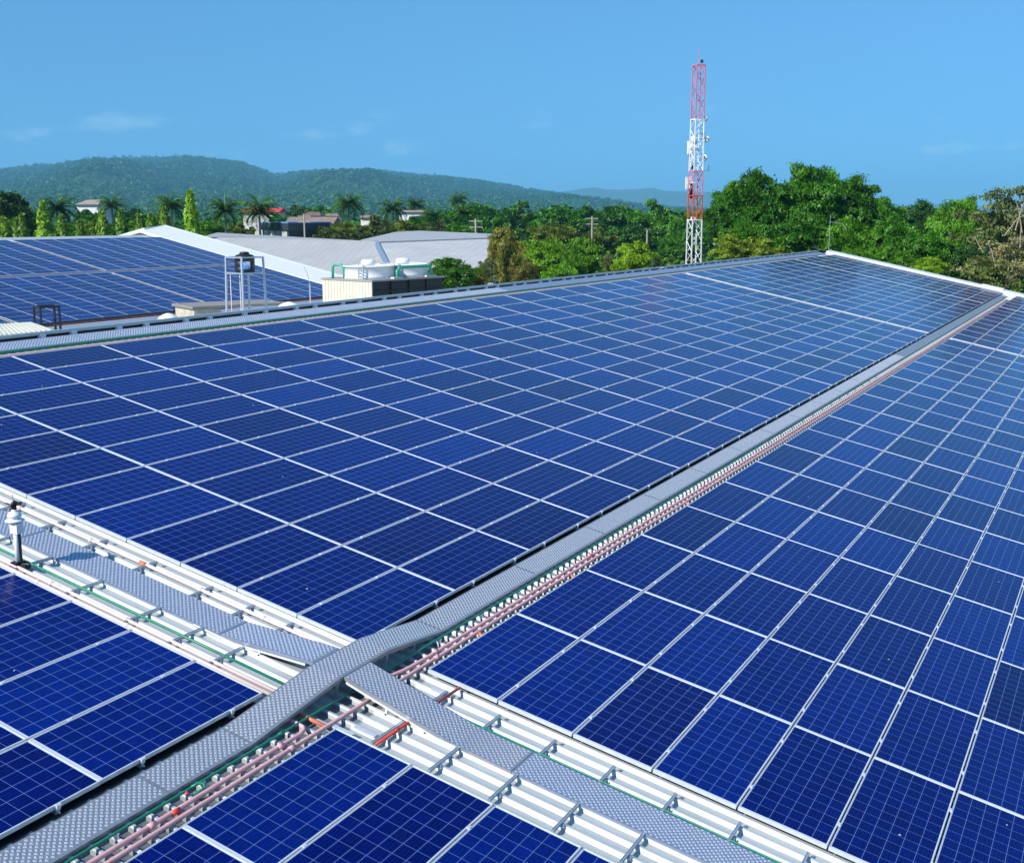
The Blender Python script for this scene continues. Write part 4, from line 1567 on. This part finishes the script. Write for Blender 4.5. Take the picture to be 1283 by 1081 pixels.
# ------------------------------------------------------------------ telecom tower
D = 112.0
pb = at(868.8, 333, D)
tw = empty('lattice_tower', 'tall red and white lattice telecom tower with white dishes', 'tower', (pb.x, pb.y, GROUND), (0, 0, YAW + .35))
M['tw_white'] = simple('tower_white_paint', (.78, .79, .78), .5, 0, .05)
M['tw_red'] = simple('tower_red_paint', (.58, .085, .03), .5, 0, .12)
M['tw_pink'] = simple('faded_tower_red', (.62, .20, .28), .5, 0, .12)
zy = lambda y: at(870, y, D).z - GROUND
sections = [(GROUND * 0, zy(275), 'tw_white'), (zy(275), zy(245), 'tw_red'), (zy(245), zy(215), 'tw_pink'), (zy(215), zy(152), 'tw_white'), (zy(152), zy(87), 'tw_pink')]
ztop = zy(87)
hwid = lambda z: (.56 - .14 * (z / ztop))
for (z0, z1, mt) in sections:
    b = MB()
    cs = [(-1, -1), (1, -1), (1, 1), (-1, 1)]
    for cx, cy in cs:
        b.bar((cx * hwid(z0), cy * hwid(z0), z0), (cx * hwid(z1), cy * hwid(z1), z1), .085, .085)
    nb = max(2, round((z1 - z0) / 1.05))
    for k in range(nb):
        za, zb_ = z0 + (z1 - z0) * k / nb, z0 + (z1 - z0) * (k + 1) / nb
        for i in range(4):
            c0, c1 = cs[i], cs[(i + 1) % 4]
            if k % 2: c0, c1 = c1, c0
            zm = (za + zb_) / 2
            b.bar((c0[0] * hwid(za), c0[1] * hwid(za), za), (c1[0] * hwid(zb_), c1[1] * hwid(zb_), zb_), .05, .05)
    for i in range(4):
        c0, c1 = cs[i], cs[(i + 1) % 4]
        b.bar((c0[0] * hwid(z1), c0[1] * hwid(z1), z1 - .05), (c1[0] * hwid(z1), c1[1] * hwid(z1), z1 - .05), .09, .09)
    b.build('lattice_section', M[mt], tw)
MB().tube([(0, 0, ztop), (0, 0, zy(66))], .05, 6, r1=.02).build('spire', M['tw_pink'], tw)
MB().lathe([(.02, 0), (.13, .05), (.13, .25), (.05, .32)], (.3, 0, ztop + .15), 10).build('beacon', M['black'], tw)


def on_tower(px, py, fwd=-.75):
    """local point beside the tower seen at that place"""
    v = at(px, py, D + fwd)
    loc = v - Vector((pb.x, pb.y, GROUND))
    return Matrix.Rotation(-(YAW + .35), 3, 'Z') @ loc


for (px, py, rp) in ((883.7, 149.3, 2.9), (885.0, 174.6, 4.0), (868.8, 174.5, 3.8), (882.6, 198, 4.0), (870.8, 185.6, 2.6), (881.5, 168, 2.4), (867.5, 183, 2.4)):
    c = on_tower(px, py)
    r0 = rp * D / FPX
    b = MB()
    dr = Matrix.Rotation(-(YAW + .35), 3, 'Z') @ Vector((-.15 * rt.x - fw.x, -.15 * rt.y - fw.y, 0)).normalized()
    tmp = MB().lathe([(r0 * .5, -r0 * .55), (r0, -r0 * .1), (r0, r0 * .25), (r0 * .8, r0 * .42), (.03, r0 * .5)], seg=16)
    rot = dr.to_track_quat('Z', 'Y').to_matrix()
    b.add([c + rot @ Vector(v) for v in tmp.v], tmp.f)
    b.bar(c, Vector((0, 0, c.z)), .05, .05)
    b.build('dish', M['tw_white'], tw, True)
for (px, y0, y1, wp) in ((863.8, 177, 193, 4.2), (860.8, 222, 237, 3.0), (865.3, 221.5, 236, 3.0), (866.3, 193, 209, 2.2), (867.8, 178, 191, 2.0)):
    a, c = on_tower(px, y0), on_tower(px, y1)
    wd = wp * D / FPX
    b = MB().box((a.x - wd / 2, a.y - wd / 3, c.z), (a.x + wd / 2, a.y + wd / 3, a.z))
    b.bar((a.x, a.y, (a.z + c.z) / 2), (0, 0, (a.z + c.z) / 2), .06, .06)
    b.build('panel_antenna', M['tw_white'], tw)
for (px, y0, y1, wp) in ((865, 193, 197, 3.4), (863.3, 237, 247, 2.6), (867.2, 230, 249, 3.6), (868, 204, 212, 3.0), (871, 176, 184, 2.6)):
    a, c = on_tower(px, y0), on_tower(px, y1)
    wd = wp * D / FPX
    MB().box((a.x - wd / 2, a.y - wd / 3, c.z), (a.x + wd / 2, a.y + wd / 3, a.z)).build('radio_unit', M['black'], tw)
a, c = on_tower(866, 271.5), on_tower(872.5, 275.8)
MB().box((a.x, a.y - .1, c.z), (c.x, a.y + .1, a.z)).build('sign_board', M['tw_white'], tw)
a, c, e = on_tower(878, 214), on_tower(888, 214), on_tower(888, 206.5)
MB().bar(a, c, .06, .06).bar(c, e, .05, .05).build('arm', M['galv'], tw)

# ------------------------------------------------------------------ trees
G1, G2, G3 = (.038, .135, .006), (.052, .175, .008), (.080, .22, .010)
LIME, OLIVE, BROWN, YEL, DARK = (.17, .31, .012), (.11, .155, .018), (.15, .14, .030), (.19, .27, .025), (.030, .095, .012)
# right-hand mass
RT = [
    (916, 222, 122, 34, G1, 1.1, 'dark broad tree just right of the telecom tower'),
    (950, 201, 98, 50, G1, .95, 'tall dark crown left of the highest treetop'),
    (1018, 194, 97, 52, G2, .95, 'highest broad crown of the right tree mass'),
    (1076, 206, 96, 42, G1, 1.0, 'tall crown right of the highest treetop, reaching down to the right'),
    (1110, 240, 120, 40, G2, 1.0, 'rounded crown behind the dip in the treeline'),
    (1155, 243, 150, 42, DARK, .8, 'distant dark crown in the dip of the treeline'),
    (1205, 236, 100, 40, G3, 1.2, 'leafy green tree left of the dry brownish tree'),
    (930, 262, 88, 44, G2, .9, 'lower crown beneath the tall dark crown, above the yellowish thicket'),
    (1000, 258, 87, 48, G1, .9, 'lower dark crown under the highest treetop'),
    (1062, 262, 86, 44, G3, .9, 'lower crown behind the far ridge peak'),
    (1118, 268, 86, 42, G2, .95, 'lower crown right of the far ridge peak'),
    (1165, 276, 85, 40, G2, 1.0, 'lower crown above the middle of the gable trim'),
    (1215, 300, 84, 32, DARK, 1.0, 'dark undergrowth tree near the right end of the gable'),
    (1110, 300, 82, 30, G3, .8, 'bright low bush just behind the gable trim'),
    (1165, 318, 82, 24, LIME, .7, 'small bright bush behind the gable trim'),
]
for px, y, D, hw, c, tall, lab in RT:
    tree(px, y, D, hw, lab, c, 'big', tall=tall, group='right hand tree mass')
tree(1268, 219, 84, 52, 'dry brownish tree with thin foliage at the right edge', (.13, .165, .055), 'thin', tall=1.0, group='right hand tree mass', name='dry_tree')
tree(1262, 285, 80, 46, 'straw coloured dry brush below the brownish tree at the right edge', (.25, .245, .11), 'thin', name='dry_bush', tall=.75, group='right hand tree mass', cat='bush')
tree(1240, 312, 79, 36, 'dull green scrub at the right end of the gable', (.13, .17, .04), 'thin', name='dry_bush', tall=.8, group='right hand tree mass', cat='bush')
for px, y, hw, lab in ((918, 285, 28, 'yellow green thicket right of the tower foot'), (948, 290, 28, 'yellow green thicket below the lower left crown'), (985, 305, 24, 'low yellow green thicket left of the ridge peak')):
    tree(px, y, 86, hw, lab, YEL, 'thin', name='thicket', tall=.8, group='yellow green thickets', cat='bush')
# bare branches showing in the dry tree
rb = empty('bare_branches', 'pale bare branches sticking out of the dry brush at the right edge', 'branches', (at(1262, 300, 79).x, at(1262, 300, 79).y, GROUND))
b = MB()
r = random.Random(3)
zc = at(1262, 330, 79).z - GROUND
for k in range(9):
    a = rt * r.uniform(-1.5, 2.2) + fw * r.uniform(-.5, .5)
    e = a + rt * r.uniform(-2.4, 2.2) + Vector((0, 0, r.uniform(.5, 2.6)))
    m_ = (a + e) / 2 + Vector((0, 0, r.uniform(.1, .5)))
    zz = Vector((0, 0, zc + r.uniform(-.6, 2.2)))
    b.tube([a + zz, m_ + zz, e + zz], .05, 5, r1=.012)
b.build('branch', simple('dead_wood', (.36, .28, .2), .9), rb)
# centre
CT_ = [
    (598, 246, 250, 36, G2, .85, 'dark green crown above the right warehouse roof'),
    (648, 247, 245, 36, G1, .85, 'second belt tree right of the warehouse palms'),
    (695, 249, 240, 36, G2, .85, 'belt tree behind the utility pole, left side'),
    (735, 250, 240, 30, G1, .9, 'dark belt tree above the gap in the tree belt'),
    (775, 247, 235, 34, G1, .9, 'belt tree right of the dark gap'),
    (822, 244, 205, 36, G2, .95, 'tallest belt tree left of the telecom tower'),
    (862, 262, 180, 30, G2, 1.0, 'belt tree right behind the telecom tower'),
    (800, 272, 170, 34, DARK, .8, 'lower dark tree behind the lime tree'),
    (850, 285, 150, 26, G2, .8, 'low green tree left of the tower foot'),
    (745, 280, 170, 34, OLIVE, .7, 'olive crown right of the utility pole'),
    (690, 272, 160, 40, OLIVE, .7, 'olive crown left of the utility pole'),
    (560, 256, 210, 30, G2, .9, 'green tree right of the olive bushes'),
    (527, 262, 200, 26, G1, .9, 'dark crown behind the warehouse peak'),
]
for px, y, D, hw, c, tall, lab in CT_:
    tree(px, y, D, hw, lab, c, 'mid' if D > 160 else 'big', tall=tall, group='tree belt left of the tower')
tree(563, 317, 66, 34, 'dark green bush right of the cooling tower', (.05, .15, .012), 'big', name='bush', tall=.72, group='bushes behind the near ridge', cat='bush')
tree(597, 332, 68, 16, 'reddish brown bush between the green bush and the olive brown tree', (.14, .13, .02), 'mid', name='bush', tall=.9, group='bushes behind the near ridge', cat='bush')
tree(632, 277, 80, 26, 'olive brown tree in front of the warehouse end', (.17, .175, .03), 'big', tall=1.45, group='trees behind the near ridge')
tree(610, 318, 76, 16, 'thin pale green tree at the warehouse corner', (.09, .12, .04), 'thin', tall=1.2, group='trees behind the near ridge')
tree(658, 320, 78, 18, 'low brown bush under the olive brown tree', BROWN, 'mid', name='bush', tall=1.0, group='bushes behind the near ridge', cat='bush')
tree(680, 288, 84, 36, 'bright green tree in the middle', (.12, .27, .014), 'big', tall=1.0, group='trees behind the near ridge')
tree(728, 292, 88, 32, 'bright green tree left of the lime tree', (.09, .22, .014), 'big', tall=1.05, group='trees behind the near ridge')
tree(700, 325, 74, 20, 'small bright bush at the foot of the bright green tree', (.12, .28, .014), 'mid', name='bush', tall=.9, group='bushes behind the near ridge', cat='bush')
tree(797, 296, 86, 30, 'lime green tree left of the telecom tower', LIME, 'big', tall=1.0, group='trees behind the near ridge')
tree(824, 318, 84, 14, 'dark small tree hugging the lime tree', (.045, .085, .016), 'mid', tall=1.2, group='trees behind the near ridge')
tree(765, 312, 92, 16, 'pale yellow green shrub between bright and lime trees', (.12, .155, .05), 'thin', name='bush', tall=1.2, group='bushes behind the near ridge', cat='bush')
# left
for px, y, D, hw, c, tall, lab in [
    (2, 228, 150, 36, (.032, .075, .014), 1.0, 'big dark rounded tree at the left edge'),
    (40, 262, 170, 24, DARK, .9, 'dark tree behind the tallest left mast tree'),
    (110, 262, 165, 26, G2, .8, 'green crown below the white walled house'),
    (165, 254, 180, 26, DARK, .9, 'dark crown right of the white walled house'),
    (190, 262, 170, 22, G1, .9, 'dark crown behind the short mast trees'),
    (60, 280, 142, 18, G3, .7, 'low bush between the tallest near mast tree and the next one'),
    (88, 276, 140, 20, G3, .8, 'low green bush under the white walled house, left one'),
    (115, 272, 142, 20, (.10, .19, .015), .8, 'yellowish bush under the white walled house, right one'),
    (140, 276, 140, 18, G2, .8, 'green bush between two mast trees below the shaggy palm'),
    (165, 274, 142, 18, G3, .8, 'green bush left of the gable peak'),
    (218, 278, 140, 18, G2, .8, 'green bush by the foot of the pale palm trunk'),
    (12, 268, 145, 20, G3, .9, 'bright low tree under the big dark tree at left edge'),
    (262, 272, 165, 22, G3, .7, 'low green bush below the palms, left one'),
    (300, 276, 160, 20, OLIVE, .7, 'low olive bush between two palms'),
    (350, 264, 200, 18, G2, .8, 'round green tree right of the red roof'),
    (410, 278, 140, 22, (.06, .085, .02), .9, 'olive bush beside the dark flat building'),
    (432, 272, 150, 26, OLIVE, .8, 'olive bush under the tall palm'),
    (470, 266, 155, 26, (.07, .10, .024), .8, 'olive bush left of the low white house'),
    (500, 270, 160, 28, OLIVE, .75, 'olive bush below the low white house'),
    (540, 270, 165, 28, (.065, .10, .022), .75, 'olive bush above the warehouse peak'),
    (575, 276, 160, 24, G2, .75, 'green bush above the raised warehouse ridge'),
    (450, 282, 130, 20, (.05, .08, .02), .8, 'dark olive bush touching the warehouse ridge'),
    (405, 252, 330, 30, G1, .7, 'far green tree behind the brown roofs'),
    (375, 253, 260, 16, (.05, .12, .03), .8, 'pale green round tree above the brown roofs'),
]:
    tree(px, y, D, hw, lab, c, 'mid', tall=tall, group='trees behind the left roofs')
tree(108, 259, 222, 9, 'small dark tree hiding the middle of the white walled house', DARK, 'mid', tall=1.1, group='trees behind the left roofs')
tree(98, 262, 218, 8, 'small green tree at the left corner of the white walled house', G1, 'mid', tall=1.0, group='trees behind the left roofs')
tree(119, 264, 218, 8, 'small green tree at the right corner of the white walled house', G2, 'mid', tall=1.0, group='trees behind the left roofs')
MAST = [(4, 273, 10, 'leftmost mast tree at the picture edge'), (20, 275, 7, 'slim mast tree, second from the left edge'), (27, 268, 9, 'mast tree left of the tallest near palm'), (53, 254, 10, 'tall bright mast tree by the palm'), (76, 271, 10, 'blunt mast tree right of the tall bright one'),
        (100, 277, 9, 'short mast tree below the white walled house'), (127, 265, 10, 'mast tree right of the white walled house'), (151, 263, 9, 'narrow mast tree left of the neighbouring gable peak'), (175, 269, 9, 'mast tree left of the gable peak'), (188, 268, 8, 'slim mast tree directly over the gable peak'),
        (205, 261, 10, 'mast tree beside the pale palm trunk'), (238, 240, 10.5, 'tallest mast tree, right of the gable peak')]
for k, (px, y, hw, lab) in enumerate(MAST):
    D = 128 if px < 230 else 124
    tp = at(px, y, D)
    root = empty('mast_tree', lab + ', columnar green foliage', 'tree', (tp.x, tp.y, GROUND), group='columnar mast trees')
    c = spawn('crown', CROWN['col', k % 3], root, [(.15, .26, .015), (.11, .21, .015), (.09, .175, .014)][k % 3] if px not in (53, 238) else (.17, .31, .015))
    h_ = tp.z - GROUND - 1
    Rr = hw * 1.2 * D / FPX
    c.scale = (Rr, Rr, h_ / 10)
    c.location = (0, 0, 1)
    c.rotation_euler = (0, 0, k)
    t_ = spawn('trunk', TRUNK[k % 3], root)
    t_.scale = (1.2, 1.2, 3)


# royal palms
def palm_crown(seed, nf=38, L=2.7, wide=.62):
    r = random.Random(seed)
    V, F = [], []
    for i in range(nf):
        a = i * 2.4 + r.random() * .4
        el = R_(84 - 125 * (i / nf)) + r.uniform(-.2, .2)
        x, z = 0., 0.
        pr = None
        segs = 11
        ang = el
        ca, sa = math.cos(a), math.sin(a)
        Lf = L * r.uniform(.7, 1.1)
        pts = []
        for k in range(segs + 1):
            pts.append((x, z, ang))
            x += Lf / segs * math.cos(ang); z += Lf / segs * math.sin(ang)
            ang -= R_(6.0 + 6 * k / segs)
        for k in range(1, segs + 1):
            for sgn in (-1, 1):
                for m_ in range(3):
                    u = (k - m_ * .33) / segs
                    x0 = pts[k][0] - m_ * .33 * Lf / segs * math.cos(pts[k][2]); z0 = pts[k][1] - m_ * .33 * Lf / segs * math.sin(pts[k][2])
                    ln = wide * (math.sin(math.pi * min(1, .12 + u * .86)) ** .6) * r.uniform(.8, 1.15)
                    dx, dy, dz = ln * .55, sgn * ln * .75, -ln * r.uniform(-.15, .6)
                    wv_ = .075
                    q = [(x0 - wv_, 0, z0), (x0 + wv_, 0, z0), (x0 + dx + .01, dy, z0 + dz), (x0 + dx - .01, dy, z0 + dz)]
                    b0 = len(V)
                    V += [(x_ * ca - y_ * sa, x_ * sa + y_ * ca, z_) for x_, y_, z_ in q]
                    F.append((b0, b0 + 1, b0 + 2, b0 + 3))
    return np.array(V), np.array(F)


PALM = []
for k in range(3):
    V, F = palm_crown(k)
    PALM.append(np_mesh('crown', V, F, M['leaf']))
o = MB().tube([(0, 0, 0), (.05, 0, 3), (.0, .03, 7), (0, 0, 10)], .22, 9, r1=.13).build('trunk', M['pale_trunk'])
PTRUNK = o.data
bpy.data.objects.remove(o)
o = MB().tube([(0, 0, 0), (0, 0, .9), (0, 0, 1.5)], .16, 8, r1=.05).build('crownshaft', simple('crownshaft_green', (.12, .30, .03), .5))
PSHAFT = o.data
bpy.data.objects.remove(o)
PALMS = [(70, 241, 150, 1.05, 'dark royal palm left of the white walled house'), (139, 243, 185, .95, 'shaggy palm right of the white walled house'), (214, 238, 150, 1.05, 'royal palm with pale trunk between two mast trees'), (281, 243, 150, 1.05, 'royal palm with bright green spear leaf, left of the pair'),
         (324, 243, 148, 1.12, 'royal palm with drooping fronds in front of the red roof'), (436, 237, 175, 1.15, 'tall palm standing out above the olive bushes'), (492, 245, 205, 1.2, 'round headed palm behind the low white house'), (543, 257, 200, 1.0, 'green palm above the warehouse peak'),
         (581, 250, 180, 1.0, 'royal palm with pale trunk above the raised warehouse ridge'), (521, 244, 260, 1.2, 'far palm left of the tree belt'), (574, 239, 270, 1.1, 'palm top poking above the tree belt')]
for k, (px, y, D, sc, lab) in enumerate(PALMS):
    tp = at(px, y, D)
    ht = tp.z - GROUND - 2.0 * sc
    root = empty('palm_tree', lab, 'palm', (tp.x, tp.y, GROUND), group='palms beyond the roofs')
    c = spawn('crown', PALM[k % 3], root, [(.058, .15, .016), (.068, .165, .016), (.08, .19, .018)][k % 3])
    c.scale = (sc * 1.1, sc * 1.1, sc * 1.02)
    c.location = (0, 0, ht)
    c.rotation_euler = (0, 0, k * 1.1)
    t_ = spawn('trunk', PTRUNK, root)
    t_.scale = (1, 1, (ht - .9) / 10)
    s_ = spawn('crownshaft', PSHAFT, root)
    s_.location = (0, 0, ht - 1.0)
    if k in (3, 4):
        MB().tube([(0, 0, ht), (0, .02, ht + 1.4), (.05, .05, ht + 2.3)], .09, 5, r1=.015).build('spear_leaf', simple('spear_leaf_green', (.20, .42, .03), .5), root)

# ------------------------------------------------------------------ far woods (uncountable)
def wood(name, label, spots, per, leaf, color):
    """spots: (x, y, z_ground, radius, height)"""
    cs, ns = [], []
    for (x, y, z, R0, H) in spots:
        d = rng.normal(size=(per, 3)); d /= np.linalg.norm(d, axis=1, keepdims=True)
        d[:, 2] = np.abs(d[:, 2]) * np.where(rng.random(per) < .85, 1, -1)
        lump = 1 + .25 * np.sin(d[:, 0] * 5 + x) * np.sin(d[:, 1] * 5 + y)
        cs.append(np.array([x, y, z + H * .55]) + d * np.array([R0, R0, H * .45]) * lump[:, None] * rng.uniform(.75, 1.05, (per, 1)))
        n = d + rng.normal(size=(per, 3)) * .45 + np.array([0, 0, .4])
        ns.append(n / np.linalg.norm(n, axis=1, keepdims=True))
    V, F = leaves(np.concatenate(cs), np.concatenate(ns), leaf, .7)
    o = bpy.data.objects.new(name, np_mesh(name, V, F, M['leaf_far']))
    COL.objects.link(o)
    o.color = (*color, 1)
    return tag(o, label, 'wood', None, 'stuff')


rs = random.Random(21)
sp = []
for i in range(1700):
    D = 255 + 1250 * rs.random() ** 1.7
    px = rs.uniform(-150, 1450)
    x, y = plan(px, D)
    sp.append((x, y, GROUND, rs.uniform(3, 5.5), rs.uniform(8, 14) if px > 560 else rs.uniform(7, 12)))
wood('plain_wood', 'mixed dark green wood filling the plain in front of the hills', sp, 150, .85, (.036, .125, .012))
sp = []
for i in range(3600):
    px = rs.uniform(-200, 1300)
    D = 1400 + 2000 * rs.random()
    x, y = plan(px, D)
    sp.append((x, y, hill_z(px, D) - 3, rs.uniform(7, 12), rs.uniform(13, 20)))
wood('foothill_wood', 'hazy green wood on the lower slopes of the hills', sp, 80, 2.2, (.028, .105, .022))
sp = []
for i in range(8000):
    px = rs.uniform(-120, 900)
    D = 2900 + 2400 * rs.random()
    x, y = plan(px, D)
    sp.append((x, y, hill_z(px, D) - 6, rs.uniform(9, 18), rs.uniform(18, 32)))
for i in range(420):
    px = rs.uniform(-60, 760)
    D = 5180 + rs.uniform(-60, 30)
    x, y = plan(px, D)
    big = px < 340
    sp.append((x, y, hill_z(px, D) - 4, rs.uniform(8, 16), rs.uniform(18, 42 if big else 24)))
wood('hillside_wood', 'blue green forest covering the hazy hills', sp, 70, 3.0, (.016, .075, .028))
# ground cover behind the near roof on the right
sp = []
for i in range(150):
    px = rs.uniform(600, 1300)
    D = rs.uniform(92, 150)
    if 838 < px < 895: D = rs.uniform(119, 150)
    x, y = plan(px, D)
    sp.append((x, y, GROUND, rs.uniform(1.5, 3), rs.uniform(4, 8.2)))
wood('undergrowth', 'dense green undergrowth below the trees behind the near roof', sp, 700, .25, (.06, .14, .018))

# ------------------------------------------------------------------ haze
HZ = True
if HZ:
    hb2 = MB().box((-14050, -1600, GROUND - 1), (14050, 14050, 345))
    hm = bpy.data.materials.new('thin_haze')
    hm.use_nodes = True
    ht_ = hm.node_tree
    ht_.nodes.clear()
    ho = ht_.nodes.new('ShaderNodeOutputMaterial')
    pv = ht_.nodes.new('ShaderNodeVolumePrincipled')
    pv.inputs['Color'].default_value = (.27, .72, 1.0, 1)
    pv.inputs['Density'].default_value = 0.00014
    pv.inputs['Anisotropy'].default_value = 0.0
    ht_.links.new(pv.outputs[0], ho.inputs['Volume'])
    o = hb2.build('haze', hm)
    tag(o, 'thin bluish haze over the plain and hills', 'haze', None, 'stuff')
